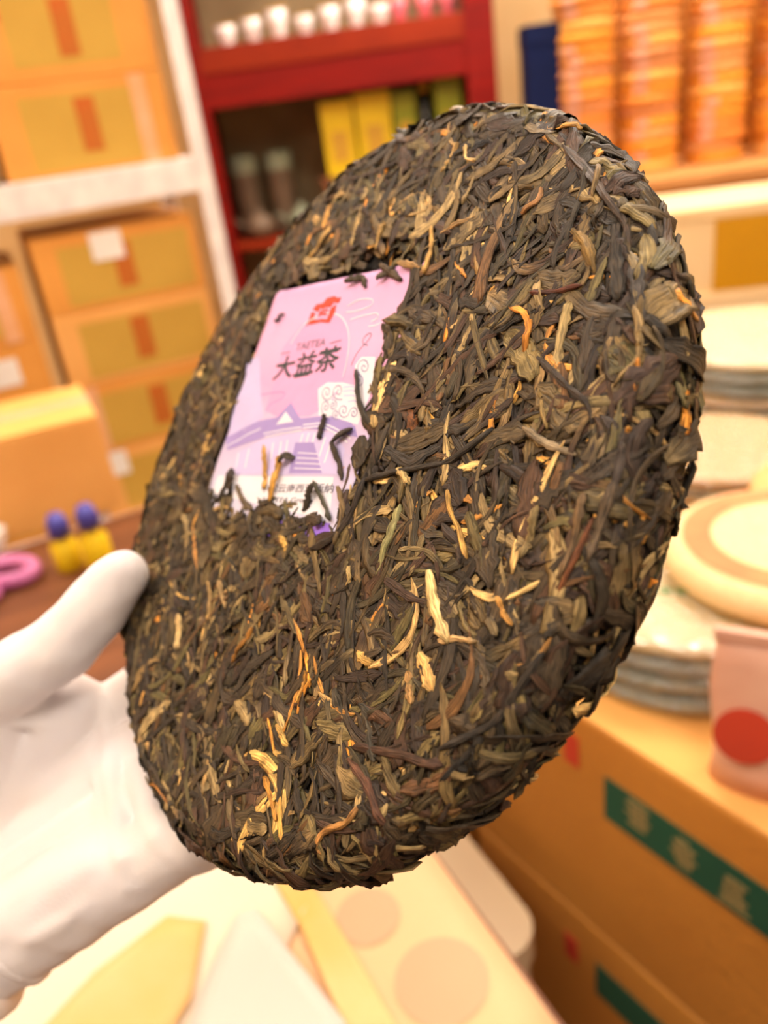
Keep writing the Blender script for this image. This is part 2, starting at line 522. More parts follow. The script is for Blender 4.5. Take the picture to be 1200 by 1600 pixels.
TON = tones(kind, rng)
tone_pts = np.repeat(TON[:, None], 110, 1)
# tips of some leaves are paler
tipm = rng.random(NL) < 0.22
s80 = np.repeat(np.linspace(0, 1, 11), 10)
fade = np.clip((s80 - 0.55) / 0.45, 0, 1)[None, :, None]
pal = F_PALE[rng.integers(len(F_PALE), size=NL)][:, None]
tone_pts = np.where(tipm[:, None, None], tone_pts * (1 - fade * 0.7) + pal * fade * 0.7, tone_pts)

# the leaves that show largest in the picture become single parts
mid = S[:, 5]
wp = mid[:, :1] * CAM_U + mid[:, 1:2] * CAM_V + mid[:, 2:] * CAM_N + CAM_C
dep = -wp[:, 2]
nn = N[:, 5]
ncam = nn[:, :1] * CAM_U + nn[:, 1:2] * CAM_V + nn[:, 2:] * CAM_N
facing = -(ncam * wp).sum(1) / np.linalg.norm(wp, axis=1)
score = LL * WW / dep ** 2 * np.clip(facing, 0, 1) * (np.clip((H0 + H1) / 2 + 0.0016, 0, None) * 1000)
order = np.argsort(-score)

# ---- leaves and stalks one can point to, laid where they lie on the cake
HERO = [  # kind, width mm, tone, height mm, points
 (3, 2.9, (222, 188, 124), .5, [(672, 892), (674, 935), (688, 980), (700, 1003)]),
 (0, 1.5, (206, 166, 110), .5, [(682, 1000), (712, 996), (742, 1002)]),
 (3, 3.0, (222, 176, 104), .4, [(655, 1022), (662, 1048), (674, 1080)]),
 (0, 2.1, (170, 130, 78), .3, [(636, 1048), (638, 1075), (641, 1100)]),
 (2, 1.0, (196, 150, 78), .5, [(699, 766), (700, 795), (716, 832), (728, 872)]),
 (3, 1.6, (226, 190, 124), .5, [(618, 732), (627, 738), (634, 754)]),
 (0, 1.7, (208, 134, 48), .5, [(797, 482), (816, 485), (827, 508), (818, 548)]),
 (2, 1.4, (204, 158, 88), .6, [(673, 354), (670, 390), (661, 426)]),
 (3, 1.3, (180, 142, 92), .5, [(686, 363), (712, 348), (742, 335)]),
 (2, 1.1, (86, 44, 28), .6, [(828, 457), (868, 453), (908, 444)]),
 (0, 1.8, (178, 152, 100), .4, [(892, 472), (878, 510), (868, 556), (872, 580)]),
 (1, 2.0, (168, 142, 96), .2, [(838, 428), (842, 465), (844, 500)]),
 (0, 1.0, (190, 134, 60), .6, [(993, 668), (1018, 657), (1045, 660), (1066, 672)]),
 (0, 1.0, (196, 128, 52), .5, [(1093, 522), (1079, 552), (1088, 582)]),
 (0, 1.3, (142, 116, 74), .5, [(998, 468), (1016, 500), (1016, 536), (992, 565), (958, 602)]),
 (0, 1.0, (150, 122, 74), .6, [(1050, 490), (1030, 508), (1014, 528)]),
 (2, 1.1, (112, 66, 38), .7, [(930, 806), (898, 876), (854, 962)]),
 (0, 2.6, (112, 88, 60), .4, [(912, 770), (892, 848), (872, 905)]),
 (0, 1.4, (142, 122, 92), .5, [(818, 668), (845, 690), (897, 710)]),
 (0, 1.1, (150, 122, 72), .4, [(840, 608), (846, 640), (852, 668)]),
 (3, 1.7, (212, 174, 112), .4, [(727, 226), (724, 246), (741, 250)]),
 (0, 2.2, (190, 152, 92), .3, [(716, 222), (700, 246), (688, 268)]),
 (2, 0.9, (160, 134, 90), .4, [(739, 274), (731, 296), (720, 318)]),
 (1, 2.6, (124, 96, 48), .5, [(893, 358), (914, 380), (926, 425)]),
 (0, 1.4, (132, 106, 66), .6, [(946, 230), (936, 268), (925, 304)]),
 (0, 1.6, (156, 112, 68), .5, [(846, 292), (838, 312), (812, 332)]),
 (2, 1.3, (172, 122, 66), .5, [(556, 1262), (542, 1290), (502, 1300), (485, 1334), (492, 1358)]),
 (0, 2.1, (92, 60, 44), .5, [(540, 1184), (578, 1240), (600, 1334)]),
 (1, 2.6, (104, 72, 46), .4, [(626, 1236), (672, 1242), (722, 1236)]),
 (2, 1.5, (50, 44, 38), .6, [(686, 1172), (740, 1152), (860, 1136), (944, 1092)]),
 (2, 1.8, (72, 50, 38), .5, [(548, 1166), (630, 1180), (692, 1206)]),
 (0, 1.5, (48, 44, 40), .6, [(762, 1172), (744, 1236), (700, 1282)]),
 (0, 1.7, (200, 138, 58), .5, [(412, 1213), (420, 1246), (430, 1282)]),
 (3, 1.6, (218, 172, 92), .5, [(431, 1132), (438, 1148), (447, 1166)]),
 (0, 1.3, (202, 144, 66), .5, [(477, 1048), (470, 1072), (462, 1098)]),
 (2, 1.2, (166, 112, 48), .6, [(392, 980), (376, 1006), (358, 1034)]),
 (3, 1.8, (216, 168, 84), .4, [(438, 838), (442, 848), (444, 860)]),
 (0, 2.2, (184, 128, 64), .4, [(300, 824), (303, 860), (306, 892)]),
 (0, 1.8, (160, 128, 78), .3, [(324, 908), (326, 940), (326, 964)]),
 (0, 1.6, (148, 118, 74), .3, [(342, 906), (345, 932), (350, 950)]),
 (3, 2.0, (206, 170, 110), .4, [(280, 960), (278, 985), (274, 1014)]),
 (1, 3.6, (196, 142, 66), .3, [(516, 316), (510, 338), (502, 362)]),
 (0, 2.4, (176, 138, 76), .3, [(516, 352), (500, 378), (482, 402)]),
 (0, 1.8, (176, 144, 88), .3, [(566, 318), (556, 350), (548, 384)]),
 (0, 1.8, (180, 144, 84), .3, [(600, 346), (590, 372), (584, 388)]),
 (1, 4.6, (120, 72, 36), .2, [(634, 640), (636, 660), (642, 684)]),
 (1, 4.0, (104, 82, 46), .2, [(668, 664), (664, 676), (656, 690)]),
 (0, 1.7, (158, 132, 84), .4, [(790, 1056), (830, 1068), (862, 1064), (886, 1046)]),
 (0, 1.2, (172, 122, 60), .4, [(810, 1042), (836, 1060), (866, 1046), (880, 1012)]),
 (0, 1.6, (196, 142, 70), .4, [(776, 932), (782, 955), (798, 976)]),
 (3, 1.5, (210, 176, 112), .4, [(542, 884), (545, 898), (538, 914)]),
 (0, 1.6, (150, 142, 92), .4, [(622, 786), (606, 840), (584, 898)]),
 (3, 2.0, (206, 160, 86), .4, [(556, 1016), (566, 1030), (578, 1036)]),
 (0, 2.0, (54, 44, 36), .5, [(484, 858), (520, 838), (548, 800), (572, 738)]),
 (2, 1.4, (52, 46, 40), .6, [(572, 750), (620, 735), (700, 720), (768, 668)]),
 (0, 2.2, (58, 46, 38), .5, [(690, 818), (714, 845), (716, 880)]),
 (1, 2.6, (92, 78, 44), .4, [(732, 800), (746, 850), (748, 900)]),
 (0, 1.4, (136, 114, 72), .5, [(838, 788), (828, 830), (812, 872)]),
 (0, 2.0, (62, 50, 42), .6, [(1060, 664), (1010, 710), (985, 760), (965, 850)]),
 (0, 2.0, (86, 70, 52), .5, [(1062, 754), (1010, 810), (1004, 850), (990, 905)]),
 (0, 1.6, (60, 50, 42), .5, [(836, 556), (880, 600), (918, 630), (922, 660)]),
 (1, 3.0, (60, 54, 50), .4, [(1010, 380), (1036, 440), (1068, 500)]),
 (0, 1.7, (128, 110, 78), .5, [(990, 378), (1030, 410), (1064, 470)]),
 (0, 1.9, (74, 58, 46), .6, [(880, 218), (915, 250), (960, 312), (1030, 340)]),
 (0, 1.6, (70, 62, 50), .6, [(918, 252), (900, 320), (876, 385)]),
 (0, 1.2, (86, 74, 60), .6, [(930, 340), (950, 300), (988, 290), (970, 308)]),
 (0, 2.0, (70, 50, 38), .5, [(600, 905), (640, 935), (672, 942)]),
 (1, 3.2, (52, 46, 40), .4, [(600, 700), (640, 725), (690, 690)]),
 (1, 3.4, (66, 60, 48), .3, [(560, 1100), (575, 1140), (580, 1190)]),
 (1, 3.0, (74, 66, 52), .3, [(520, 1075), (530, 1120), (520, 1160)]),
 (1, 3.0, (84, 70, 50), .3, [(740, 1020), (760, 1060), (770, 1110)]),
 # bits lying over the edges of the ticket
 (2, 1.4, (52, 46, 38), .9, [(553, 576), (556, 612), (562, 644), (580, 668)]),
 (2, 1.6, (60, 48, 38), 1.0, [(504, 646), (498, 664), (493, 684)]),
 (0, 1.9, (54, 44, 36), 1.0, [(546, 668), (530, 674), (514, 688), (522, 715), (528, 748)]),
 (0, 1.9, (200, 146, 64), 1.2, [(436, 712), (428, 742), (414, 782)]),
 (1, 2.6, (50, 42, 34), 1.3, [(434, 722), (442, 708), (452, 712)]),
 (2, 1.3, (190, 142, 70), 1.1, [(413, 696), (410, 724), (406, 762)]),
 (1, 3.0, (48, 38, 32), 1.1, [(362, 732), (358, 748), (352, 772)]),
 (1, 2.2, (50, 42, 34), 1.2, [(490, 752), (482, 764), (466, 796)]),
 (2, 1.0, (66, 62, 46), 1.2, [(490, 752), (498, 778), (510, 812)]),
 (1, 2.2, (66, 54, 36), .9, [(538, 440), (552, 433), (562, 430), (566, 446)]),
 (1, 2.2, (78, 60, 40), .9, [(592, 412), (606, 424), (622, 434)]),
 (1, 1.8, (70, 58, 40), .9, [(588, 436), (600, 424), (612, 414)]),
 (0, 1.7, (164, 126, 76), .8, [(620, 410), (640, 412), (662, 416)]),
 (1, 3.4, (82, 66, 40), .8, [(440, 806), (420, 794), (398, 800)]),
 (1, 3.2, (64, 50, 38), .8, [(500, 816), (482, 806), (462, 812)]),
 (0, 1.6, (96, 76, 50), .8, [(390, 796), (372, 776), (366, 756)]),
 (0, 1.7, (60, 48, 36), .8, [(338, 786), (344, 768), (350, 744)]),
 (1, 3.0, (72, 60, 44), .7, [(596, 506), (606, 524), (600, 556)]),
 (1, 3.6, (86, 72, 44), .7, [(596, 500), (622, 500), (660, 512)]),
 (0, 1.0, (70, 66, 60), .4, [(428, 502), (434, 496), (441, 488)]),
 (0, 1.8, (108, 86, 54), .6, [(528, 760), (532, 800), (520, 850)]),
]
def smooth_path(pts, n):
    pts = np.array(pts)
    d = np.r_[0, np.cumsum(np.linalg.norm(np.diff(pts, axis=0), axis=1))]
    t = np.linspace(0, d[-1], n)
    # Catmull-Rom like resampling: fine linear resample, then smoothing
    fine = np.stack([np.interp(np.linspace(0, d[-1], 60), d, pts[:, q]) for q in (0, 1)], 1)
    for _ in range(25):
        fine[1:-1] = 0.25 * fine[:-2] + 0.5 * fine[1:-1] + 0.25 * fine[2:]
    df = np.r_[0, np.cumsum(np.linalg.norm(np.diff(fine, axis=0), axis=1))]
    t = np.linspace(0, df[-1], n)
    return np.stack([np.interp(t, df, fine[:, q]) for q in (0, 1)], 1), df[-1]
hn, hk = 14, 10
hrng = np.random.default_rng(5)
n_single = 0
hero_meshes = []
for (kd, wmm, tone, hmm, pts) in HERO:
    p2, Lh = smooth_path([face(*p, h=hmm / 1000) for p in pts], hn)
    rho = np.hypot(p2[:, 0], p2[:, 1])
    k_ = np.minimum(1, 0.0985 / rho)
    P3 = np.stack([p2[:, 0] * k_, p2[:, 1] * k_, np.full(hn, 0.003)], 1)
    Sp, Np = project(P3)
    Tp = np.gradient(Sp, axis=0)
    Tp /= np.linalg.norm(Tp, axis=1, keepdims=True)
    kd_ = np.array([kd]); one = np.ones(1)
    hh = (hmm / 1000 - 0.0003) * one
    Vh, Uh = section(Sp[None], Np[None], Tp[None], Lh * one, wmm / 1000 * one, (0.0011 if kd != 1 else 0.0008) * one, kd_, hh, hh - (0.0003 if hmm < .7 else 0.0010), hrng.normal(0, 0.5, 1), hk, hrng, False)
    base = np.array(C(*tone)[:3])
    tp = np.tile(base, (1, hn * hk, 1))
    hero_meshes.append(leaf_mesh('tea_leaf', Vh, Uh, tp, hn, hk))
for me in hero_meshes:
    link_mesh('tea_leaf', me, M_leaf, cake)
n_single = len(hero_meshes)
single = order[:300 - n_single]
rest = np.setdiff1d(np.arange(NL), single)
for i in single:
    me = leaf_mesh('tea_leaf', V[i:i + 1], UV[i:i + 1], tone_pts[i:i + 1], 11, 10)
    link_mesh('tea_leaf', me, M_leaf, cake)
o = link_mesh('compressed_leaves', leaf_mesh('compressed_leaves', V[rest], UV[rest], tone_pts[rest], 11, 10), M_leaf, cake)
o['kind'] = 'stuff'

# ------------------------------------------------------------------ paper ticket pressed into the cake
TKX, TKY, TKW, TKH = -0.0132, 0.0165, 0.0368, 0.0360
def tick_h(x, y):
    return -0.0007 + 0.00028 * noise.noise(Vector((x * 90, y * 90, 3.1))) + 0.00012 * noise.noise(Vector((x * 260, y * 260, 8.1)))
tb = MB()
G = 40
grid = []
for j in range(G + 1):
    for i in range(G + 1):
        x = TKX - TKW + 2 * TKW * i / G
        y = TKY - TKH + 2 * TKH * j / G
        grid.append(tb.bm.verts.new((x, y, tick_h(x, y))))
for j in range(G):
    for i in range(G):
        tb.bm.faces.new((grid[j * (G + 1) + i], grid[j * (G + 1) + i + 1], grid[(j + 1) * (G + 1) + i + 1], grid[(j + 1) * (G + 1) + i]))
# pink paper: printed colour wash from pink to pale lilac
M_tick = bpy.data.materials.new('ticket_paper')
M_tick.use_nodes = True
nt = M_tick.node_tree
bs = nt.nodes['Principled BSDF']
bs.inputs['Roughness'].default_value = 0.6
tc = nt.nodes.new('ShaderNodeTexCoord')
sx = nt.nodes.new('ShaderNodeSeparateXYZ')
nt.links.new(tc.outputs['Object'], sx.inputs[0])
ny = nt.nodes.new('ShaderNodeTexNoise'); ny.inputs['Scale'].default_value = 90; ny.inputs['Detail'].default_value = 3
nt.links.new(tc.outputs['Object'], ny.inputs['Vector'])
ad = nt.nodes.new('ShaderNodeMath'); ad.operation = 'MULTIPLY_ADD'; ad.inputs[1].default_value = 0.012
nt.links.new(ny.outputs['Fac'], ad.inputs[0]); nt.links.new(sx.outputs['Y'], ad.inputs[2])
rg_ = nt.nodes.new('ShaderNodeMapRange'); rg_.inputs[1].default_value = TKY - TKH + 0.006; rg_.inputs[2].default_value = TKY + TKH + 0.006
nt.links.new(ad.outputs[0], rg_.inputs[0])
cr = nt.nodes.new('ShaderNodeValToRGB')
cr.color_ramp.elements[0].position = 0.0; cr.color_ramp.elements[0].color = C(212, 206, 226)
cr.color_ramp.elements[1].position = 1.0; cr.color_ramp.elements[1].color = C(218, 164, 208)
for pos, c in ((0.30, C(192, 176, 212)), (0.44, C(216, 184, 216)), (0.56, C(232, 160, 202)), (0.72, C(230, 172, 210))):
    e = cr.color_ramp.elements.new(pos); e.color = c
nt.links.new(rg_.outputs[0], cr.inputs[0])
nt.links.new(cr.outputs[0], bs.inputs['Base Color'])
ticket = tb.build('paper_ticket', M_tick, cake, True)
ticket['label'] = 'pink and lilac paper ticket with red emblem and black lettering'
sol = ticket.modifiers.new('thickness', 'SOLIDIFY'); sol.thickness = 0.0002; sol.offset = -1

def ink(name, c, rough=0.6):
    return mat(name, c, rough, c)
I_black = ink('ink_black', C(52, 56, 62)); I_grey = ink('ink_grey', C(104, 98, 114)); I_swirl = ink('ink_swirl', C(150, 138, 176)); I_red = ink('ink_red', C(232, 62, 40))
I_white = ink('ink_white', C(226, 222, 230)); I_purple = ink('ink_purple', C(156, 138, 198)); I_lilac = ink('ink_lilac', C(196, 182, 224))
I_pink = ink('ink_pink', C(232, 160, 204)); I_violet = ink('ink_violet', C(150, 110, 220))
def lay(pts2, polys, name, material, lift):
    me = bpy.data.meshes.new(name)
    vs_ = [(p[0], p[1], tick_h(p[0], p[1]) + lift) for p in pts2]
    me.from_pydata(vs_, [], polys)
    bm_ = bmesh.new(); bm_.from_mesh(me)
    bmesh.ops.triangulate(bm_, faces=bm_.faces)
    for _ in range(5):
        es = [e for e in bm_.edges if e.calc_length() > 0.0022]
        if not es: break
        bmesh.ops.subdivide_edges(bm_, edges=es, cuts=1)
        bmesh.ops.triangulate(bm_, faces=bm_.faces)
    for v in bm_.verts:
        v.co.z = tick_h(v.co.x, v.co.y) + lift
    bmesh.ops.recalc_face_normals(bm_, faces=bm_.faces)
    bm_.to_mesh(me); bm_.free()
    return link_mesh(name, me, material, ticket)
def poly(name, px, material, lift=0.00006):
    p = [face(*q) for q in px]
    return lay(p, [list(range(len(p)))], name, material, lift)
def lines(name, paths, wmm, material, lift=0.00010):
    P, Fc = [], []
    for path in paths:
        q, _ = smooth_path([face(*a) for a in path], max(6, len(path) * 4)) if len(path) > 2 else (np.array([face(*a) for a in path]), 0)
        t = np.gradient(q, axis=0)
        t /= np.linalg.norm(t, axis=1, keepdims=True) + 1e-12
        nrm = np.stack([-t[:, 1], t[:, 0]], 1) * wmm / 2000
        b = len(P)
        for a, n_ in zip(q, nrm):
            P += [a + n_, a - n_]
        for i in range(len(q) - 1):
            Fc.append([b + 2 * i, b + 2 * i + 1, b + 2 * i + 3, b + 2 * i + 2])
    return lay(P, Fc, name, material, lift)
def text_mesh(body, bold=0.0):
    cu = bpy.data.curves.new('t', 'FONT')
    cu.body = body
    cu.resolution_u = 3
    cu.offset = bold
    ob = bpy.data.objects.new('t', cu)
    COL.objects.link(ob)
    bpy.context.view_layer.update()
    me = bpy.data.meshes.new_from_object(ob.evaluated_get(bpy.context.evaluated_depsgraph_get()))
    bpy.data.objects.remove(ob)
    v = np.array([x.co[:2] for x in me.vertices])
    polys = [list(p.vertices) for p in me.polygons]
    bpy.data.meshes.remove(me)
    lo, hi = v.min(0), v.max(0)
    return (v - lo) / (hi - lo), polys
def lettering(name, body, bl, br, tl, material, lift=0.00014, bold=0.006):
    v, polys = text_mesh(body, bold)
    a, b, c = face(*bl), face(*br), face(*tl)
    return lay([a + q[0] * (b - a) + q[1] * (c - a) for q in v], polys, name, material, lift)

poly('white_band', [(338, 742), (518, 744), (511, 812), (328, 770)], I_white)
poly('violet_edge', [(420, 812), (512, 816), (510, 838), (410, 836)], I_violet)
poly('left_cloud', [(384, 560), (402, 556), (405, 610), (408, 650), (380, 672), (352, 690), (358, 650)], I_lilac)
poly('arch_field', [(425, 600), (440, 540), (470, 505), (510, 490), (536, 498), (544, 530), (536, 580), (528, 622), (480, 648), (430, 650), (410, 640)], I_pink, 0.00004)
poly('roof', [(350, 682), (402, 656), (430, 650), (452, 627), (466, 652), (500, 648), (552, 664), (556, 682), (520, 672), (470, 668), (408, 682), (352, 702)], I_purple, 0.00007)
poly('gable', [(428, 662), (444, 642), (456, 658)], I_white, 0.00011)
poly('side_roof', [(512, 648), (548, 660), (545, 672), (520, 668)], I_purple, 0.00009)
poly('hall_front', [(408, 684), (470, 672), (516, 674), (536, 700), (524, 740), (360, 740), (368, 706)], I_lilac, 0.00006)
poly('gate', [(458, 690), (488, 690), (500, 738), (448, 738)], I_purple, 0.00008)
lines('eave_lines', [[(408, 676), (440, 670), (468, 666)], [(410, 681), (440, 675), (468, 671)], [(470, 662), (500, 659), (522, 668), (545, 684)], [(470, 667), (500, 664), (520, 674), (540, 690)], [(352, 696), (380, 680), (404, 668)]], 0.35, I_white)
lines('columns', [[(424, 690), (420, 716)], [(436, 688), (432, 716)], [(446, 686), (442, 716)], [(470, 676), (466, 690)], [(480, 675), (476, 690)], [(490, 675), (486, 690)], [(506, 682), (496, 712)], [(514, 690), (504, 722)], [(370, 706), (366, 730)], [(386, 700), (380, 730)]], 0.7, I_white)
lines('step_lines', [[(462, 706), (494, 708)], [(460, 714), (496, 716)], [(458, 722), (498, 724)], [(456, 730), (500, 732)]], 0.25, I_white)
def spiral(cx, cy, r, turns=1.7, ph=0, n=14):
    return [(cx + r * (1 - 0.8 * i / n) * math.cos(ph + turns * 2 * math.pi * i / n) * 0.75, cy + r * (1 - 0.8 * i / n) * math.sin(ph + turns * 2 * math.pi * i / n)) for i in range(n + 1)]
poly('cloud_field', [(494, 648), (494, 606), (508, 596), (532, 596), (556, 602), (552, 570), (562, 556), (584, 556), (576, 612), (556, 662), (520, 652)], I_white, 0.00005)
lines('cloud_swirls', [spiral(508, 612, 15), spiral(526, 610, 15, ph=1), spiral(506, 634, 12, ph=2), spiral(534, 640, 13, ph=0.5), spiral(550, 644, 11, ph=3), spiral(566, 572, 16, ph=2), spiral(558, 594, 11, ph=4), spiral(518, 632, 9, ph=5), spiral(522, 646, 9, ph=1)], 0.34, I_swirl)
lines('cloud_bands', [[(534, 604), (546, 602), (556, 604)], [(534, 610), (546, 608), (556, 611)], [(534, 617), (546, 616), (556, 618)], [(540, 626), (550, 624), (556, 628)]], 0.3, I_lilac)
lines('arch_line', [[(452, 536), (470, 505), (505, 486), (532, 490), (544, 520), (541, 560), (533, 588)]], 0.4, I_white)
lines('sky_clouds', [[(540, 477), (556, 466), (578, 464), (584, 470), (574, 478), (552, 484), (538, 486)], [(544, 497), (566, 490), (588, 486), (590, 494), (576, 500)], [(572, 508), (584, 506), (592, 502)]], 0.35, I_white)
lines('ribbon_line', [[(546, 570), (556, 546), (570, 534), (580, 520), (576, 516), (564, 524), (562, 536), (572, 538)]], 0.22, I_grey)
lines('mist_line', [[(404, 616), (424, 612), (447, 611), (440, 622), (416, 630), (412, 646)]], 0.3, I_purple)
# red emblem: a stepped seal with a small roof and bowl
poly('emblem_roof', [(486, 482), (492, 474), (502, 472), (508, 464), (520, 461), (526, 464), (531, 463), (527, 472), (519, 471), (514, 478), (498, 480), (494, 486)], I_red, 0.00010)
poly('emblem_left', [(484, 486), (490, 487), (487, 497), (496, 500), (480, 505), (476, 509)], I_red, 0.00010)
poly('emblem_base', [(480, 500), (500, 497), (508, 497), (514, 480), (523, 474), (521, 486), (512, 503), (498, 502), (482, 506)], I_red, 0.00011)
lines('emblem_strokes', [[(496, 487), (503, 484), (510, 483)], [(494, 492), (501, 489), (508, 489)], [(500, 480), (506, 478)]], 0.7, I_red, 0.00012)
lettering('latin_lettering', 'TAETEA', (459, 547), (505, 538), (462, 536), I_grey)
lines('lettering_rules', [[(437, 552), (451, 549)], [(513, 535), (531, 530)]], 0.3, I_grey, 0.00014)
lettering('chinese_lettering', '大益茶', (422, 594), (522, 576), (433, 558), I_black, bold=0.016)
lines('chinese_lettering_weight', [[(434, 572), (452, 567)], [(466, 560), (486, 556)], [(496, 552), (526, 546)], [(457, 588), (480, 583)]], 0.55, I_black, 0.00015)
lettering('address_lettering', '中国云南西双版纳', (404, 768), (516, 769), (408, 755), I_grey)
lettering('company_lettering', 'TAETEA Group', (404, 786), (484, 787), (407, 776), I_grey)

# ------------------------------------------------------------------ the gloved hand
def cw(px, py, z):                             # camera-space point at a pixel and depth
    return np.array([(px - 600) / FPX * z, -(py - 800) / FPX * z, -z])
def PL(u, v, d):                               # camera-space point from cake coordinates
    return CAM_C + u * CAM_U + v * CAM_V + d * CAM_N
W = cw(-70, 1452, 0.268)
I_ = cw(182, 1112, 0.286); K_ = cw(272, 1318, 0.2375)
IK = (I_ - K_) / np.linalg.norm(I_ - K_)
palmN = np.cross(I_ - W, K_ - W); palmN /= np.linalg.norm(palmN)
if palmN @ CAM_N < 0: palmN = -palmN
Md = K_ + (I_ - K_) * 0.68 - palmN * 0.004
Rg = K_ + (I_ - K_) * 0.34 - palmN * 0.004
armD = W - (I_ + K_) / 2; armD /= np.linalg.norm(armD)
T0_ = W + np.array([0.008, 0.036, -0.012]); T1_ = cw(-40, 1092, 0.262); T2_ = cw(95, 1012, 0.2585); T3_ = cw(194, 897, 0.2572)
caps = []
def cap(a, b, ra, rb): caps.append((np.array(a), np.array(b), ra, rb))
# thumb
cap(T0_, T1_, 0.0165, 0.0124); cap(T1_, T2_, 0.0122, 0.0108); cap(T2_, T2_ + (T3_ - T2_) * 0.6, 0.0108, 0.0100); cap(T2_ + (T3_ - T2_) * 0.6, T3_, 0.0100, 0.0080)
# metacarpals and palm pads
for kn, s_, r_ in ((I_, 0.018, 0.0112), (Md, 0.007, 0.0115), (Rg, -0.005, 0.0112), (K_, -0.016, 0.0108)):
    cap(W + IK * s_, kn, 0.0150, r_)
cap(W + IK * 0.012 + palmN * 0.004, I_ + (T1_ - I_) * 0.35, 0.0165, 0.0120)
cap(T0_, Md, 0.0150, 0.0100)
cap(T1_ * 0.6 + I_ * 0.4, I_, 0.0085, 0.0090)
cap(W - IK * 0.014 + palmN * 0.003, K_ + (W - K_) * 0.25 + palmN * 0.003, 0.0155, 0.0120)
# fingers lie along the back of the cake
BK = -0.0285
fing = [
    (I_, PL(-0.070, -0.056, BK - .003), PL(-0.050, -0.034, BK), PL(-0.036, -0.018, BK), 0.0092),
    (Md, PL(-0.048, -0.064, BK - .004), PL(-0.026, -0.040, BK), PL(-0.010, -0.022, BK), 0.0095),
    (Rg, PL(-0.024, -0.076, BK - .004), PL(-0.004, -0.050, BK), PL(0.010, -0.032, BK), 0.0092),
    (K_, PL(0.000, -0.090, BK - .002), PL(0.016, -0.074, BK), PL(0.028, -0.060, BK), 0.0082)]
for a, b, c, d, r_ in fing:
    cap(a, b, r_ + 0.0018, r_); cap(b, c, r_, r_ - 0.0006); cap(c, d, r_ - 0.0006, r_ - 0.0014)
# wrist
cap(W + IK * 0.013, W + IK * 0.013 + armD * 0.035, 0.0175, 0.019)
cap(W - IK * 0.013, W - IK * 0.013 + armD * 0.035, 0.0175, 0.019)
def round_cone(bm, a, b, ra, rb, n=20):
    a = Vector(a); b = Vector(b)
    d = b - a
    L_ = d.length
    t = d / L_
    x = t.orthogonal().normalized()
    y = t.cross(x)
    prof = []
    for i in range(7):
        q = math.pi / 2 * i / 6
        prof.append((-ra * math.cos(q), ra * math.sin(q)))
    for i in range(7):
        q = math.pi / 2 * i / 6
        prof.append((L_ + rb * math.sin(q), rb * math.cos(q)))
    rings = []
    for (s_, r_) in prof:
        c = a + t * s_
        if r_ < 1e-7: rings.append([bm.verts.new(c)])
        else: rings.append([bm.verts.new(c + (x * math.cos(2 * math.pi * k / n) + y * math.sin(2 * math.pi * k / n)) * r_) for k in range(n)])
    for A, B_ in zip(rings[:-1], rings[1:]):
        for k in range(n):
            j = (k + 1) % n
            if len(A) == 1: bm.faces.new((A[0], B_[k], B_[j]))
            elif len(B_) == 1: bm.faces.new((A[k], B_[0], A[j]))
            else: bm.faces.new((A[k], B_[k], B_[j], A[j]))

def remeshed(name, caps, voxel, smooth_it, wrinkle=None):
    bm_ = bmesh.new()
    for a, b, ra, rb in caps:
        round_cone(bm_, c2w(a), c2w(b), ra, rb)
    bmesh.ops.recalc_face_normals(bm_, faces=bm_.faces)
    me = bpy.data.meshes.new(name)
    bm_.to_mesh(me); bm_.free()
    ob = bpy.data.objects.new(name, me)
    COL.objects.link(ob)
    md = ob.modifiers.new('r', 'REMESH'); md.mode = 'VOXEL'; md.voxel_size = voxel; md.use_smooth_shade = True
    ms = ob.modifiers.new('s', 'SMOOTH'); ms.factor = 0.5; ms.iterations = smooth_it
    bpy.context.view_layer.update()
    me2 = bpy.data.meshes.new_from_object(ob.evaluated_get(bpy.context.evaluated_depsgraph_get()))
    bpy.data.objects.remove(ob)
    bpy.data.meshes.remove(me)
    me2.name = name
    if wrinkle:
        co = np.empty(len(me2.vertices) * 3, np.float32); me2.vertices.foreach_get('co', co); co = co.reshape(-1, 3)
        no = np.empty(len(me2.vertices) * 3, np.float32); me2.vertices.foreach_get('normal', no); no = no.reshape(-1, 3)
        d = np.array([wrinkle(Vector(c)) for c in co.tolist()], np.float32)
        co += no * d[:, None]
        me2.vertices.foreach_set('co', co.reshape(-1))
    me2.polygons.foreach_set('use_smooth', [True] * len(me2.polygons))
    me2.update()
    return me2

M_glove = bpy.data.materials.new('white_cotton')
M_glove.use_nodes = True
nt = M_glove.node_tree
bs = nt.nodes['Principled BSDF']
bs.inputs['Roughness'].default_value = 0.9
bs.inputs['Specular IOR Level'].default_value = 0.2
bs.inputs['Sheen Weight'].default_value = 0.25
tc = nt.nodes.new('ShaderNodeTexCoord')
n1 = nt.nodes.new('ShaderNodeTexNoise'); n1.inputs['Scale'].default_value = 40; n1.inputs['Detail'].default_value = 3
nt.links.new(tc.outputs['Object'], n1.inputs['Vector'])
cr = nt.nodes.new('ShaderNodeValToRGB')
cr.color_ramp.elements[0].position = 0.35; cr.color_ramp.elements[0].color = C(228, 219, 219)
cr.color_ramp.elements[1].position = 0.65; cr.color_ramp.elements[1].color = C(233, 222, 216)
nt.links.new(n1.outputs['Fac'], cr.inputs[0]); nt.links.new(cr.outputs[0], bs.inputs['Base Color'])
wv = nt.nodes.new('ShaderNodeTexNoise'); wv.inputs['Scale'].default_value = 1500; wv.inputs['Detail'].default_value = 2
nt.links.new(tc.outputs['Object'], wv.inputs['Vector'])
bp = nt.nodes.new('ShaderNodeBump'); bp.inputs['Strength'].default_value = 0.25; bp.inputs['Distance'].default_value = 0.0005
nt.links.new(wv.outputs['Fac'], bp.inputs['Height']); nt.links.new(bp.outputs[0], bs.inputs['Normal'])
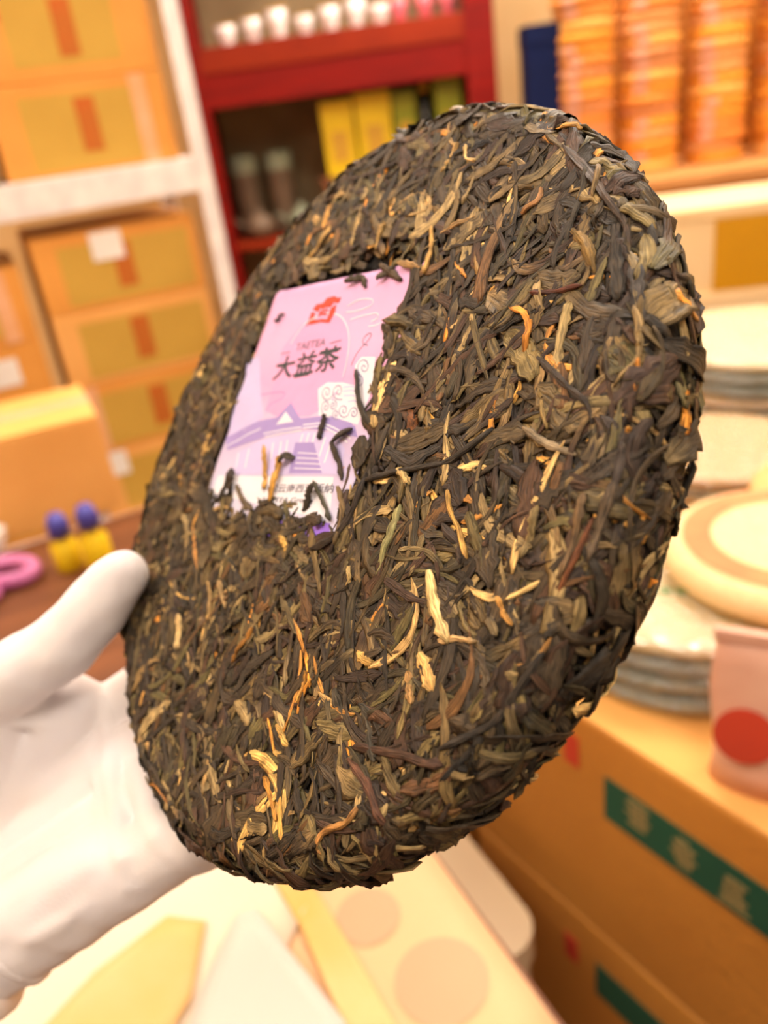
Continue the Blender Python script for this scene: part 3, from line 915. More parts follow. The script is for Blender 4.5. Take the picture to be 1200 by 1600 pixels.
M_skin = mat('skin', C(206, 150, 122), 0.55, C(196, 138, 110), 60)
M_sleeve = mat('grey_sleeve', C(70, 72, 80), 0.9, C(60, 62, 70), 40, 0.2, 300)

def wr(v):
    return 0.0007 * noise.noise(v * 70) + 0.0004 * noise.noise(Vector((v.x * 160, v.y * 60, v.z * 160)))
# folds of loose cloth laid on the surface of the palm
from mathutils.bvhtree import BVHTree
_me = remeshed('palm_base', caps, 0.002, 6)
_bv = BVHTree.FromPolygons([v.co.copy() for v in _me.vertices], [list(p.vertices) for p in _me.polygons])
bpy.data.meshes.remove(_me)
def fold(px, r_, sink=0.0):
    pts = []
    for q in px:
        d = Vector(((q[0] - 600) / FPX * CX - (q[1] - 800) / FPX * CY + FWD).tolist()).normalized()
        hit, nrm, idx, dist = _bv.ray_cast(Vector(EYE.tolist()), d)
        if hit is None: continue
        p = hit - nrm * sink
        e = np.array(p) - EYE
        pts.append(np.array([e @ CX, e @ CY, -(e @ FWD)]))
    m_ = len(pts) - 1
    rad = [r_ * (0.35 + 0.65 * math.sin(math.pi * (0.08 + 0.84 * i / max(m_, 1)))) for i in range(m_ + 1)]
    for i in range(m_): caps.append((pts[i], pts[i + 1], rad[i], rad[i + 1]))
fold([(160, 1090), (166, 1140), (170, 1190), (178, 1240), (184, 1290), (192, 1340), (198, 1390)], 0.0036, 0.0008)
fold([(206, 1165), (212, 1190), (220, 1215), (228, 1240), (236, 1270), (246, 1300), (262, 1335)], 0.0058, 0.0022)
fold([(150, 1150), (152, 1200), (156, 1260), (164, 1330)], 0.0026, 0.0012)
fold([(20, 1478), (60, 1462), (100, 1440), (150, 1405)], 0.0034, 0.0016)
fold([(10, 1130), (60, 1132), (110, 1118)], 0.0030, 0.0014)
person = bpy.data.objects.new('person', None)
person.empty_display_size = 0.05
COL.objects.link(person)
tag(person, 'hand in a white cotton glove holding up the tea cake', 'person')
glove = link_mesh('glove', remeshed('glove', caps, 0.0011, 9, wr), M_glove, person)
# gathered cuff: rolls of cloth round the wrist
cuff = []
def ring(center, rx, ry, r_, tilt=0.0, n=22):
    pts = []
    for i in range(n + 1):
        a = 2 * math.pi * i / n
        pts.append(center + IK * rx * math.cos(a) + palmN * ry * math.sin(a) + armD * tilt * math.cos(a))
    for p, q in zip(pts[:-1], pts[1:]): cuff.append((p, q, r_, r_))
ring(W - armD * 0.006, 0.031, 0.019, 0.0042, 0.016)
ring(W + armD * 0.006, 0.032, 0.020, 0.0050, 0.012)
ring(W + armD * 0.018, 0.032, 0.020, 0.0050, 0.008)
ring(W + armD * 0.030, 0.032, 0.020, 0.0050, 0.003)
link_mesh('cuff', remeshed('cuff', cuff, 0.0012, 8, wr), M_glove, glove)
fa = []
for s_ in (0.012, -0.012):
    fa.append((W + IK * s_ + armD * 0.03, W + IK * s_ * 1.5 + armD * 0.16, 0.0175, 0.024))
arm = link_mesh('forearm', remeshed('forearm', fa, 0.003, 6), M_skin, person)
sl = []
for s_ in (0.016, -0.016):
    sl.append((W + IK * s_ + armD * 0.11, W + IK * s_ * 1.6 + armD * 0.30, 0.027, 0.036))
link_mesh('sleeve', remeshed('sleeve', sl, 0.004, 6, lambda v: 0.002 * noise.noise(v * 40)), M_sleeve, person)

ORD = ['first', 'second', 'third', 'fourth', 'fifth', 'sixth', 'seventh', 'eighth', 'ninth', 'tenth', 'eleventh', 'twelfth', 'thirteenth', 'fourteenth', 'fifteenth', 'sixteenth', 'seventeenth', 'eighteenth']
# ------------------------------------------------------------------ cartons
def stroke_mark(mb, cx, cy, s, seed, y):
    """a blurred character on a carton: a handful of brush strokes on the plane x = y"""
    r_ = random.Random(seed)
    for k in range(6):
        zz = cy + s * (0.46 - 0.18 * k)
        l_ = s * r_.uniform(0.22, 0.46) * (1.0 if k % 2 else 0.7)
        o_ = s * r_.uniform(-.08, .08)
        mb.box(y - 0.0006, y, cx + o_ - l_, cx + o_ + l_, zz - s * 0.045, zz + s * 0.045)
    for k in (-.2, 0.03, .24):
        mb.box(y - 0.0008, y, cx + s * (k - .045), cx + s * (k + .045), cy - s * r_.uniform(.25, .5), cy + s * r_.uniform(.25, .5))

def carton(loc, az, size, label, group, board=None, panel=None, rust=True, strip=None, sticker=None, tape=True, red=None):
    """size: width along x, depth along y, height; the printed face looks along -y"""
    board = board or M_kraft
    wx, dy, hz = size
    r_ = empty('carton', loc, az)
    tag(r_, label, 'carton', group)
    b = MB(); b.box(-wx / 2, wx / 2, 0, dy, 0, hz - 0.003, 0.003); b.build('body', board, r_)
    for s_ in (-1, 1):
        f = MB()
        y0, y1 = (0.001, dy / 2 - 0.001) if s_ < 0 else (dy / 2 + 0.001, dy - 0.001)
        f.box(-wx / 2 + 0.001, wx / 2 - 0.001, y0, y1, hz - 0.003, hz, 0.001)
        f.build('flap', board, r_)
    if tape:
        t = MB(); t.box(-wx / 2 - 0.0006, wx / 2 + 0.0006, dy / 2 - 0.024, dy / 2 + 0.024, hz, hz + 0.0006)
        t.build('packing_tape', M_tape, r_)
    if panel:
        p = MB(); p.box(panel[0] * wx - wx / 2, panel[1] * wx - wx / 2, -0.0008, 0, panel[2] * hz, panel[3] * hz); p.build('printed_panel', M_olive, r_)
    if rust:
        p = MB(); cx = 0.02 * wx
        p.box(cx - 0.018, cx + 0.018, -0.0016, -0.0006, 0.22 * hz, 0.80 * hz)
        p.build('printed_emblem', M_rust, r_)
    if strip is not None:
        p = MB(); p.box(strip * wx - wx / 2 - 0.014, strip * wx - wx / 2 + 0.014, -0.0022, -0.0004, 0.0, hz - 0.004); p.build('tape_strip', M_tape, r_)
    if sticker:
        p = MB(); p.box(sticker[0] * wx - wx / 2 - 0.03, sticker[0] * wx - wx / 2 + 0.03, -0.0026, -0.0006, sticker[1] * hz - 0.026, sticker[1] * hz + 0.026); p.build('sticker', M_stick, r_)
    if red:
        p = MB(); p.box(red[0] * wx - wx / 2 - 0.022, red[0] * wx - wx / 2 + 0.022, -0.002, -0.0004, red[1] * hz - 0.016, red[1] * hz + 0.016); p.build('red_seal', M_redp, r_)
    return r_

# ------------------------------------------------------------------ white steel rack with cartons
RA = R(22)
RP = at(326, 240, 1.6)
def rk(x, y, z):                               # rack coordinates to world
    return (RP[0] + x * math.cos(RA) - y * math.sin(RA), RP[1] + x * math.sin(RA) + y * math.cos(RA), z)
ZB = at(150, 268, 1.52)[2]
rack = empty('storage_rack', (RP[0], RP[1], 0), RA)
tag(rack, 'white steel storage rack loaded with cartons', 'rack')
RWID, RDEP = 0.86, 0.42
for px_, py_ in ((0, 0), (0, RDEP), (-RWID, 0), (-RWID, RDEP)):
    p = MB()
    sx = -1 if px_ == 0 else 1
    sy = 1 if py_ == 0 else -1
    x0, x1 = sorted((px_ + 0.02 * -sx * 0, px_ + sx * 0.032)); y0, y1 = sorted((py_, py_ + sy * 0.003))
    p.box(x0, x1, y0, y1, 0, 2.25)
    x0, x1 = sorted((px_, px_ + sx * 0.003)); y0, y1 = sorted((py_, py_ + sy * 0.042))
    p.box(x0, x1, y0, y1, 0, 2.25)
    p.build('post', M_white, rack)
SH = [ZB - 0.68 - 0.6, ZB - 0.68, ZB, ZB + 0.62]
for zz in SH:
    for yy in (0.004, RDEP - 0.03):
        MB().box(-RWID + 0.004, -0.004, yy, yy + 0.026, zz - 0.062, zz, 0.003).build('beam', M_white, rack)
    MB().box(-RWID + 0.006, -0.006, 0.03, RDEP - 0.03, zz - 0.012, zz - 0.001).build('shelf_board', M_white, rack)
G1 = 'cartons on the white rack'
CW = 0.315
xr = -0.05 - CW / 2
xl = xr - CW - 0.030
def rcarton(x, z, h, label, **kw):
    carton(rk(x, 0.03, z), RA, (CW, 0.34, h), label, G1, **kw)
h = 0.155
rcarton(xr, SH[2], h, 'carton with olive print and pale tape strip resting on the upper rack beam', panel=(0.16, 0.86, .06, .86), strip=0.84)
rcarton(xr, SH[2] + h, h, 'carton second from the beam on the upper rack shelf, red seal at its left', panel=(0.2, 0.8, .14, .9), red=(0.12, .72))
rcarton(xr, SH[2] + 2 * h, h, 'topmost carton on the upper rack shelf beside the post', panel=(0.2, 0.8, .1, .9))
rcarton(xl, SH[2], h, 'carton at the far left on the upper rack beam', panel=(0.2, 0.8, .1, .9))
rcarton(xl, SH[2] + h, h, 'second carton up at the far left of the upper rack shelf', panel=(0.2, 0.8, .1, .9))
h = 0.145
lowr = ['lowest carton under the white beam beside the rack post', 'carton second from the bottom under the white beam, pale tape strip at its left', 'carton third from the bottom under the white beam with olive print', 'carton with white sticker just under the white rack beam']
for i, lb in enumerate(lowr):
    rcarton(xr, SH[1] + i * h, h, lb, panel=(0.14, 0.94, .08, .84), sticker=(0.44, .78) if i == 3 else ((0.12, .8) if i == 0 else None), strip=0.10 if i == 1 else None, board=M_kraft if i % 2 else M_kraft3)
lowl = ['lowest carton at the left edge under the white beam', 'plain carton above the lowest at the left edge', 'carton with pale sticker at the left edge of the rack', 'carton with pale tape strip near the left edge of the rack']
for i, lb in enumerate(lowl[:4]):
    rcarton(xl, SH[1] + i * 0.135, 0.135, lb, panel=(0.1, 0.9, .1, .9) if i in (0, 3) else None, rust=i not in (1, 2), sticker=(0.74, .6) if i == 2 else None, strip=0.86 if i == 3 else None)
for i, lb in enumerate(['lowest carton on the bottom shelf of the rack', 'upper carton on the bottom shelf of the rack']):
    rcarton(xr, SH[0] + i * 0.2, 0.2, lb, panel=(0.1, 0.9, .1, .9))

# ------------------------------------------------------------------ red lacquer cabinet with wares
CP = at(776, 100, 2.5)
ZS = at(540, 84, 2.5)[2]
CWD, CDP = 0.93, 0.34
cab = empty('cabinet', (CP[0], CP[1], 0), R(-2))
tag(cab, 'dark red lacquered wooden cabinet with open shelves', 'cabinet')
def cbx(name, m_, *a): return MB().box(*a, 0.003).build(name, m_, cab)
cbx('post', M_redw, -0.09, 0, 0, 0.05, 0, 2.2)
cbx('post', M_redw, -CWD, -CWD + 0.05, 0, 0.05, 0, 2.2)
cbx('side_panel', M_redw, -0.02, 0, 0.05, CDP, 0, 2.2)
cbx('side_panel', M_redw, -CWD, -CWD + 0.02, 0.05, CDP, 0, 2.2)
cbx('back_panel', M_dark, -CWD + 0.02, -0.02, CDP - 0.015, CDP, 0, 2.2)
cbx('top_panel', M_redw, -CWD, 0, 0, CDP, 2.2, 2.225)
for zz in (ZS + 0.065, ZS - 0.50, 0.45):
    cbx('shelf', M_redw2, -CWD + 0.02, -0.02, 0.03, CDP - 0.015, zz - 0.025, zz)
cbx('upper_rail', M_redw2, -CWD + 0.05, -0.09, 0, 0.03, ZS - 0.005, ZS + 0.065)
cbx('lower_rail', M_redw, -CWD + 0.05, -0.09, 0.004, 0.034, ZS - 0.10, ZS - 0.005)
cbx('base_panel', M_redw, -CWD + 0.05, -0.09, 0.004, 0.03, 0.02, 0.45)
def cabp(x, y, z): 
    a = R(-2)
    return (CP[0] + x * math.cos(a) - y * math.sin(a), CP[1] + x * math.sin(a) + y * math.cos(a), z)
M_porc = mat('porcelain', C(240, 232, 226), 0.12, C(232, 222, 218), 20, coat=0.5)
M_porp = mat('pink_porcelain', C(222, 120, 130), 0.2, C(210, 90, 104), 20, coat=0.5)
M_yel = mat('yellow_card', C(232, 196, 20), 0.5, C(216, 176, 12), 8)
M_ygr = mat('yellow_green_card', C(150, 150, 20), 0.5, C(130, 136, 20), 8)
M_clay = mat('brown_clay', C(120, 96, 74), 0.5, C(100, 80, 60), 20)
M_celadon = mat('celadon_glaze', C(150, 156, 130), 0.2, C(134, 142, 116), 20, coat=0.4)
M_glassd = mat('dark_glass', C(40, 36, 20), 0.1, C(30, 28, 18), 10)
M_goldp = mat('gold_print', C(210, 160, 50), 0.4)
def cup(loc, r_, h_, m_, label, group, handle=False, lid=False):
    o_ = empty('teapot' if lid else 'tea_cup', loc)
    tag(o_, label, 'teapot' if lid else 'cup', group)
    if lid:
        MB().lathe([(0, 0), (r_ * .6, 0), (r_ * .95, h_ * .3), (r_, h_ * .5), (r_ * .8, h_ * .85), (r_ * .45, h_), (0, h_)], 24).build('body', m_, o_, True)
        MB().lathe([(0, h_), (r_ * .45, h_), (r_ * .4, h_ * 1.08), (r_ * .12, h_ * 1.14), (r_ * .15, h_ * 1.25), (0, h_ * 1.3)], 20).build('lid', m_, o_, True)
        MB().tube([(-r_ * .9, 0, h_ * .45), (-r_ * 1.4, 0, h_ * .7), (-r_ * 1.75, 0, h_ * .95)], [r_ * .2, r_ * .14, r_ * .1], 8).build('spout', m_, o_, True)
        MB().tube([(r_ * .85, 0, h_ * .8), (r_ * 1.4, 0, h_ * .85), (r_ * 1.5, 0, h_ * .5), (r_ * .95, 0, h_ * .3)], r_ * .09, 8).build('handle', m_, o_, True)
    else:
        MB().lathe([(0, 0), (r_ * .5, 0), (r_ * .52, h_ * .12), (r_ * .8, h_ * .5), (r_, h_), (r_ * .95, h_), (r_ * .74, h_ * .5), (r_ * .4, h_ * .16), (0, h_ * .14)], 24).build('bowl', m_, o_, True)
        MB().lathe([(r_ * .96, h_), (r_ * 1.02, h_), (r_ * 1.02, h_ * .95), (r_ * .97, h_ * .95)], 24).build('rim', M_goldp, o_, True)
    return o_
zt = ZS + 0.065
for i, x in enumerate((-.80, -.72, -.64, -.56, -.48, -.40, -.33)):
    cup(cabp(x, 0.10 + 0.03 * (i % 2), zt), 0.034, 0.06 + 0.012 * (i % 3), M_porc, 'white porcelain tea cup, %s from the left on the red cabinet shelf' % ORD[i], 'white cups in the red cabinet')
for i, x in enumerate((-.27, -.19, -.12)):
    cup(cabp(x, 0.12, zt), 0.032, 0.07, M_porp, 'pink glazed tea cup, %s from the white cups in the red cabinet' % ORD[i], 'pink cups in the red cabinet')
def gift_box(loc, sx, sy, sz, m_, label, group, az=0):
    o_ = empty('gift_box', loc, az)
    tag(o_, label, 'box', group)
    MB().box(-sx / 2, sx / 2, 0, sy, 0, sz * 0.72, 0.002).build('base', m_, o_)
    MB().box(-sx / 2 - 0.002, sx / 2 + 0.002, -0.002, sy + 0.002, sz * 0.72, sz, 0.002).build('lid', m_, o_)
    MB().box(-sx * .25, sx * .25, -0.003, 0.002, sz * .2, sz * .6).build('printed_label', M_goldp, o_)
    return o_
z2 = ZS - 0.50
shelf_lift = 0.16
o_ = empty('display_stand', cabp(-0.34, 0.06, z2)); tag(o_, 'low dark wooden riser under the yellow boxes in the red cabinet', 'stand')
MB().box(-0.24, 0.24, 0.0, 0.2, shelf_lift - 0.015, shelf_lift, 0.002).build('top', M_wood, o_)
for s_ in (-1, 1): MB().box(s_ * 0.22 - 0.01, s_ * 0.22 + 0.01, 0.0, 0.2, 0, shelf_lift - 0.015).build('leg', M_wood, o_)
zz = z2 + shelf_lift
gift_box(cabp(-.50, 0.08, zz), 0.10, 0.14, 0.22, M_yel, 'tall yellow tea box at the left of the yellow group in the red cabinet', 'yellow boxes in the red cabinet')
gift_box(cabp(-.385, 0.08, zz), 0.11, 0.14, 0.23, M_yel, 'tall yellow tea box in the middle of the yellow group in the red cabinet', 'yellow boxes in the red cabinet')
gift_box(cabp(-.285, 0.09, zz), 0.07, 0.14, 0.22, M_ygr, 'narrow olive green tea box beside the yellow boxes', 'yellow boxes in the red cabinet')
gift_box(cabp(-.145, 0.08, zz), 0.08, 0.14, 0.24, M_ygr, 'olive green tea box next to the red cabinet post', 'yellow boxes in the red cabinet')
o_ = empty('bottle', cabp(-.218, 0.12, zz)); tag(o_, 'dark glass bottle between the olive green tea boxes', 'bottle')
MB().lathe([(0, 0), (.026, 0), (.028, .01), (.028, .14), (.012, .18), (.011, .21), (0, .21)], 20).build('body', M_glassd, o_, True)
MB().lathe([(0, .21), (.014, .21), (.014, .235), (0, .235)], 16).build('cap', M_goldp, o_, True)
for i, (x, y, m_, lb) in enumerate(((-.80, .10, M_clay, 'brown clay teapot at the left of the red cabinet'), (-.66, .14, M_celadon, 'pale green teapot in the red cabinet'), (-.58, .06, M_clay, 'small brown clay teapot below the yellow boxes'))):
    cup(cabp(x, y, z2), 0.048 if i < 2 else 0.03, 0.075, m_, lb, 'teapots in the red cabinet', lid=True)
for i, (x, lb) in enumerate(((-.84, 'brown tea tin at the far left of the red cabinet'), (-.72, 'brown tea tin behind the pale green teapot'))):
    o_ = empty('tea_tin', cabp(x, 0.22, z2)); tag(o_, lb, 'tin', 'tea tins in the red cabinet')
    MB().lathe([(0, 0), (.045, 0), (.045, .2), (0, .2)], 24).build('body', M_clay, o_, False)
    MB().lathe([(0, .2), (.047, .2), (.047, .25), (.04, .256), (0, .256)], 24).build('lid', M_celadon, o_, False)

# ------------------------------------------------------------------ wrapped tea cakes
M_paper = [mat('orange_wrap_%d' % i, c, 0.65, tuple(q * .9 for q in c[:3]) + (1,), 30, 0.3, 90) for i, c in enumerate((C(240, 158, 50), C(228, 142, 56), C(246, 176, 84), C(230, 160, 90), C(216, 140, 80)))]
M_pinkseal = mat('pink_seal_paper', C(224, 160, 128), 0.6)
M_cream = mat('cream_wrap', C(240, 212, 158), 0.6, C(232, 200, 144), 20, 0.3, 80)
M_tan = mat('tan_wrap', C(226, 178, 112), 0.6, C(212, 160, 96), 20, 0.3, 80)
M_peach = mat('peach_print', C(228, 112, 62), 0.6, C(226, 132, 78), 20)
M_gprint = mat('green_print', C(110, 164, 84), 0.6)
M_greyw = mat('grey_wrap', C(150, 152, 136), 0.5, C(108, 116, 112), 14, 0.3, 80)
# clear film: mostly see-through, with a glossy face
M_film = bpy.data.materials.new('clear_film')
M_film.use_nodes = True
nt = M_film.node_tree
out = nt.nodes['Material Output']
nt.nodes.remove(nt.nodes['Principled BSDF'])
tr = nt.nodes.new('ShaderNodeBsdfTransparent'); gl = nt.nodes.new('ShaderNodeBsdfGlossy'); mx = nt.nodes.new('ShaderNodeMixShader')
tr.inputs[0].default_value = (0.93, 0.96, 0.95, 1)
gl.inputs['Roughness'].default_value = 0.05
mx.inputs[0].default_value = 0.22
nn_ = nt.nodes.new('ShaderNodeTexNoise'); nn_.inputs['Scale'].default_value = 120; nn_.inputs['Detail'].default_value = 3
tc = nt.nodes.new('ShaderNodeTexCoord'); nt.links.new(tc.outputs['Object'], nn_.inputs['Vector'])
bp = nt.nodes.new('ShaderNodeBump'); bp.inputs['Strength'].default_value = 0.9; bp.inputs['Distance'].default_value = 0.012
nt.links.new(nn_.outputs['Fac'], bp.inputs['Height']); nt.links.new(bp.outputs[0], gl.inputs['Normal'])
nt.links.new(tr.outputs[0], mx.inputs[1]); nt.links.new(gl.outputs[0], mx.inputs[2]); nt.links.new(mx.outputs[0], out.inputs[0])

def wrap_mesh(r_, t_, seed, n=40):
    rd = random.Random(seed)
    phs = [rd.uniform(0, 6.28) for _ in range(4)]
    def wob(a, k): return 0.006 * math.sin(5 * a + phs[0]) + 0.004 * math.sin(11 * a + phs[1])
    return MB().lathe([(0, 0.002), (r_ * .3, 0.001), (r_ * .85, 0), (r_ * .97, t_ * .2), (r_, t_ * .5), (r_ * .96, t_ * .82), (r_ * .84, t_ * .97), (r_ * .5, t_), (0, t_)], n, wob=wob).mesh('wrapper', True)
WM = [wrap_mesh(1.0, 0.27, i) for i in range(3)]
def wrapped_cake(loc, r_, t_, m_, label, group, az=0.0, seal=None, ring_=None, text_=None, film=False, k=0):
    o_ = empty('wrapped_tea_cake', loc, az)
    tag(o_, label, 'tea cake', group)
    me = WM[k % 3].copy(); me.materials.clear(); me.materials.append(m_)
    b = link_mesh('wrapper', me, m_, o_)
    b.scale = (r_, r_, t_ / 0.27)
    if seal:                                   # paper seal folded over the edge, on the side towards the aisle
        s_ = MB()
        n = 6
        for i in range(n):
            a0 = -2.45 + 0.45 * i / n; a1 = -2.45 + 0.45 * (i + 1) / n
            v = [s_.bm.verts.new((rr * math.cos(a), rr * math.sin(a), z)) for (rr, z) in ((r_ * 1.012, t_ * .2), (r_ * 1.022, t_ * .5), (r_ * .985, t_ * .85)) for a in (a0, a1)]
            s_.bm.faces.new((v[0], v[1], v[3], v[2])); s_.bm.faces.new((v[2], v[3], v[5], v[4]))
        s_.build('paper_seal', seal, o_, True)
    if ring_:
        MB().lathe([(r_ * .62, t_ + .0006), (r_ * .84, t_ * .985 + .0006)], 40).build('printed_ring', ring_, o_, True)
    if text_:
        t2 = MB()
        rd = random.Random(3)
        for i in range(7):
            x = -0.060 + i * 0.0125
            t2.box(x, x + 0.009, -0.040 + rd.uniform(-.002, .002), -0.030, t_ * .99, t_ + .0008)
        t2.build('printed_line', text_, o_)
    if film:
        MB().lathe([(0, -.0005), (r_ * .95, -.0005), (r_ * 1.03, t_ * .3), (r_ * 1.035, t_ * .7), (r_ * .96, t_ + .001), (r_ * .4, t_ + .0022), (0, t_ + .0022)], 48, wob=lambda a, k: 0.008 * math.sin(9 * a + k) + 0.005 * math.sin(17 * a + 2 * k)).build('clear_film', M_film, o_, True)
    return o_

# far stacks of orange cakes on a wooden counter
CPOS = at(1050, 268, 2.3)
CZ = CPOS[2]
ctr = empty('wooden_counter', (CPOS[0] + 0.12, CPOS[1] + 0.02, 0), R(-4))
tag(ctr, 'pale wooden counter under the tall stacks of orange wrapped cakes', 'counter')
CL = max(at(800, 268, 2.3)[0], CP[0] + 0.03) - CPOS[0] - 0.12
MB().box(CL, 0.72, -0.16, 0.42, CZ - 0.03, CZ, 0.003).build('worktop', M_wood2, ctr)
MB().box(CL + .02, 0.70, -0.13, 0.40, 0.06, CZ - 0.03, 0.003).build('body', M_wood2, ctr)
dw = (0.66 - CL) / 3
for i in range(3): MB().box(CL + .03 + i * dw, CL + .02 + (i + 1) * dw, -0.145, -0.13, 0.1, CZ - 0.06, 0.003).build('door', M_wood2, ctr)
MB().box(CL + .04, 0.68, -0.10, 0.38, 0, 0.06).build('plinth', M_dark, ctr)
M_brownw = mat('brown_panel', C(160, 92, 16), 0.6, C(144, 80, 12), 5, stretch=(8, 1, 1))
MB().box(CL + .20, 0.70, 0.37, 0.40, CZ, 2.15).build('back_panel', M_brownw, ctr)
colx = [928, 1028, 1134, 1242]
cw_ = ['stack next to the blue box', 'second stack from the blue box', 'third stack from the blue box', 'stack at the right edge']
rd = random.Random(4)
for ci, cxp in enumerate(colx):
    base = at(cxp, 262, 2.3 + 0.02 * ci)
    t_ = 0.0285
    rr = 0.082 + 0.002 * (ci % 2)
    for k in range(18):
        zz = CZ + k * t_
        q = rd.random()
        mm = M_paper[0 if q < .35 else 1 if q < .6 else 2 if q < .75 else 3 if q < .88 else 4]
        wrapped_cake((base[0] + rd.uniform(-.004, .004), base[1] + 0.09 + rd.uniform(-.004, .004), zz), rr * rd.uniform(.96, 1.0), t_, mm, 'orange wrapped tea cake, %s from the counter, %s' % (ORD[k], cw_[ci]), 'wrapped cakes in the ' + cw_[ci], rd.uniform(-.1, .1), seal=M_pinkseal if rd.random() < .7 else None, k=k)
bb = at(847, 175, 2.32)
M_blue = mat('navy_card', C(8, 22, 66), 0.7, C(6, 18, 56), 8, spec=0.15)
o_ = empty('gift_box', (bb[0], CPOS[1] + 0.08, CZ), R(-4)); tag(o_, 'tall navy blue box standing beside the orange stacks', 'box')
hbox = at(847, 42, 2.35)[2] - CZ
MB().box(-.046, .046, 0, .12, 0, hbox - .05, .002).build('base', M_blue, o_)
MB().box(-.048, .048, -.002, .122, hbox - .05, hbox, .002).build('lid', M_blue, o_)

# ------------------------------------------------------------------ cartons at the right, wrapped cakes on top
EA = at_z(1200, 1306, 1.0); EB = at_z(905, 1116, 1.0)
ed_ = (EB - EA)[:2]; ed_ /= np.linalg.norm(ed_)
EAZ = math.atan2(ed_[1], ed_[0]) - math.pi / 2            # local +y runs away along the face
def ew(x, y, z):
    c, s = math.cos(EAZ), math.sin(EAZ)
    return np.array([EB[0] + x * c - y * s, EB[1] + x * s + y * c, z])
def on_face(px, py):                           # along-the-face coordinate and height of a pixel on the carton face x = 0
    d = (px - 600) / FPX * CX - (py - 800) / FPX * CY + FWD
    nrm = np.array([math.cos(EAZ), math.sin(EAZ), 0])
    t = ((np.array([EB[0], EB[1], 0]) - EYE) @ nrm) / (d @ nrm)
    q = EYE + d * t - np.array([EB[0], EB[1], 0])
    return q[0] * -math.sin(EAZ) + q[1] * math.cos(EAZ), q[2]
M_mark = mat('pale_character', C(146, 128, 80), 0.7)
b0, zt_ = on_face(945, 1212); _, zb_ = on_face(945, 1275)
c0, cz0 = on_face(932, 1540)
CH = min(max(zt_ - cz0, 0.14), 0.24)
def long_carton(y0, y1, z0, label, band=None, marks=(), reds=(), bd=None):
    o_ = empty('carton', ew(0, 0, z0), EAZ)
    tag(o_, label, 'carton', 'long cartons under the wrapped cakes')
    bd = bd or M_kraft2
    MB().box(0, 0.36, y0, y1, 0, CH - 0.003, 0.003).build('body', bd, o_)
    for a_, b_ in ((0.001, 0.179), (0.181, 0.359)):
        MB().box(a_, b_, y0 + .001, y1 - .001, CH - 0.003, CH, 0.001).build('flap', M_kraft3, o_)
    MB().box(0.156, 0.204, y0 - .0006, y1 + .0006, CH, CH + .0006).build('packing_tape', M_tape, o_)
    if band:
        b = MB(); b.box(-0.001, 0, band[0], band[1], band[2], band[3]); bo = b.build('green_band', M_green, o_)
        bo['label'] = 'dark green printed band'
        for i, (my, mz, ms) in enumerate(marks):
            s_ = MB(); stroke_mark(s_, my, mz, ms, 20 + i, -0.001); s_.build('printed_character', M_mark, bo)
    for (ry, rz, rw, rh) in reds:
        MB().box(-0.0009, 0, ry - rw, ry + rw, rz - rh, rz + rh).build('red_print', M_redp, o_)
    return o_
Z1 = 1.0 - CH
marks = []
for (mx_, my_) in ((1000, 1276), (1070, 1334), (1148, 1396)):
    a_, z_ = on_face(mx_, my_); marks.append((a_, z_ - Z1, (zt_ - zb_) * 0.62))
ra, rz = on_face(893, 1170)
yN = b0 - 0.42; yF = on_face(760, 1040)[0] + 0.04
long_carton(yN, yF, Z1, 'brown carton with dark green band of pale characters under the wrapped cakes', band=(b0 - 0.24, b0, zb_ - Z1, zt_ - Z1), marks=marks, reds=((ra, rz - Z1, .008, .016),))
ra2, rz2 = on_face(893, 1480)
Z2 = Z1 - CH
long_carton(yN, yF, Z2, 'brown carton beneath the one with the green band, red print at its end', band=(c0 - 0.24, c0, zb_ - Z1, zt_ - Z1), reds=((ra2, min(max(rz2 - Z2, .03), CH - .03), .008, .016),))
for i, lb in enumerate(('third brown carton down from the wrapped cakes', 'fourth brown carton down from the wrapped cakes')):
    long_carton(yN, yF, Z2 - CH * (i + 1), lb)
zfl = Z2 - CH * 2
o_ = empty('pallet', ew(0, 0, 0), EAZ); tag(o_, 'wooden pallet on the floor under the brown cartons', 'pallet')
for i in range(5): MB().box(0.01, 0.35, yN + (yF - yN - .08) * i / 4, yN + (yF - yN - .08) * i / 4 + 0.08, zfl - 0.02, zfl).build('slat', M_wood2, o_)
for x in (0.01, 0.15, 0.29): MB().box(x, x + 0.06, yN, yF, 0, zfl - 0.02).build('runner', M_wood2, o_)

# second block of cartons further along, a little to the right, carrying the farther cakes
def block(y0, y1, ztop, x0, label_list):
    n = len(label_list)
    h_ = ztop / n
    for i, lb in enumerate(label_list):
        c = ew(x0 + 0.24, (y0 + y1) / 2, ztop - h_ * (i + 1))
        o_ = empty('carton', c, EAZ); tag(o_, lb, 'carton', 'stacked cartons behind the wrapped cakes')
        hw = (y1 - y0) / 2
        MB().box(-.24, .24, -hw, hw, 0, h_ - .003, .003).build('body', M_kraft2, o_)
        for a_, b_ in ((-.239, -.001), (.001, .239)): MB().box(a_, b_, -hw + .001, hw - .001, h_ - .003, h_, .001).build('flap', M_kraft3, o_)
block(yF + 0.02, yF + 0.46, 1.0, 0.0, ['upper brown carton behind the long cartons', 'second brown carton behind the long cartons', 'third brown carton behind the long cartons', 'lowest brown carton behind the long cartons'])

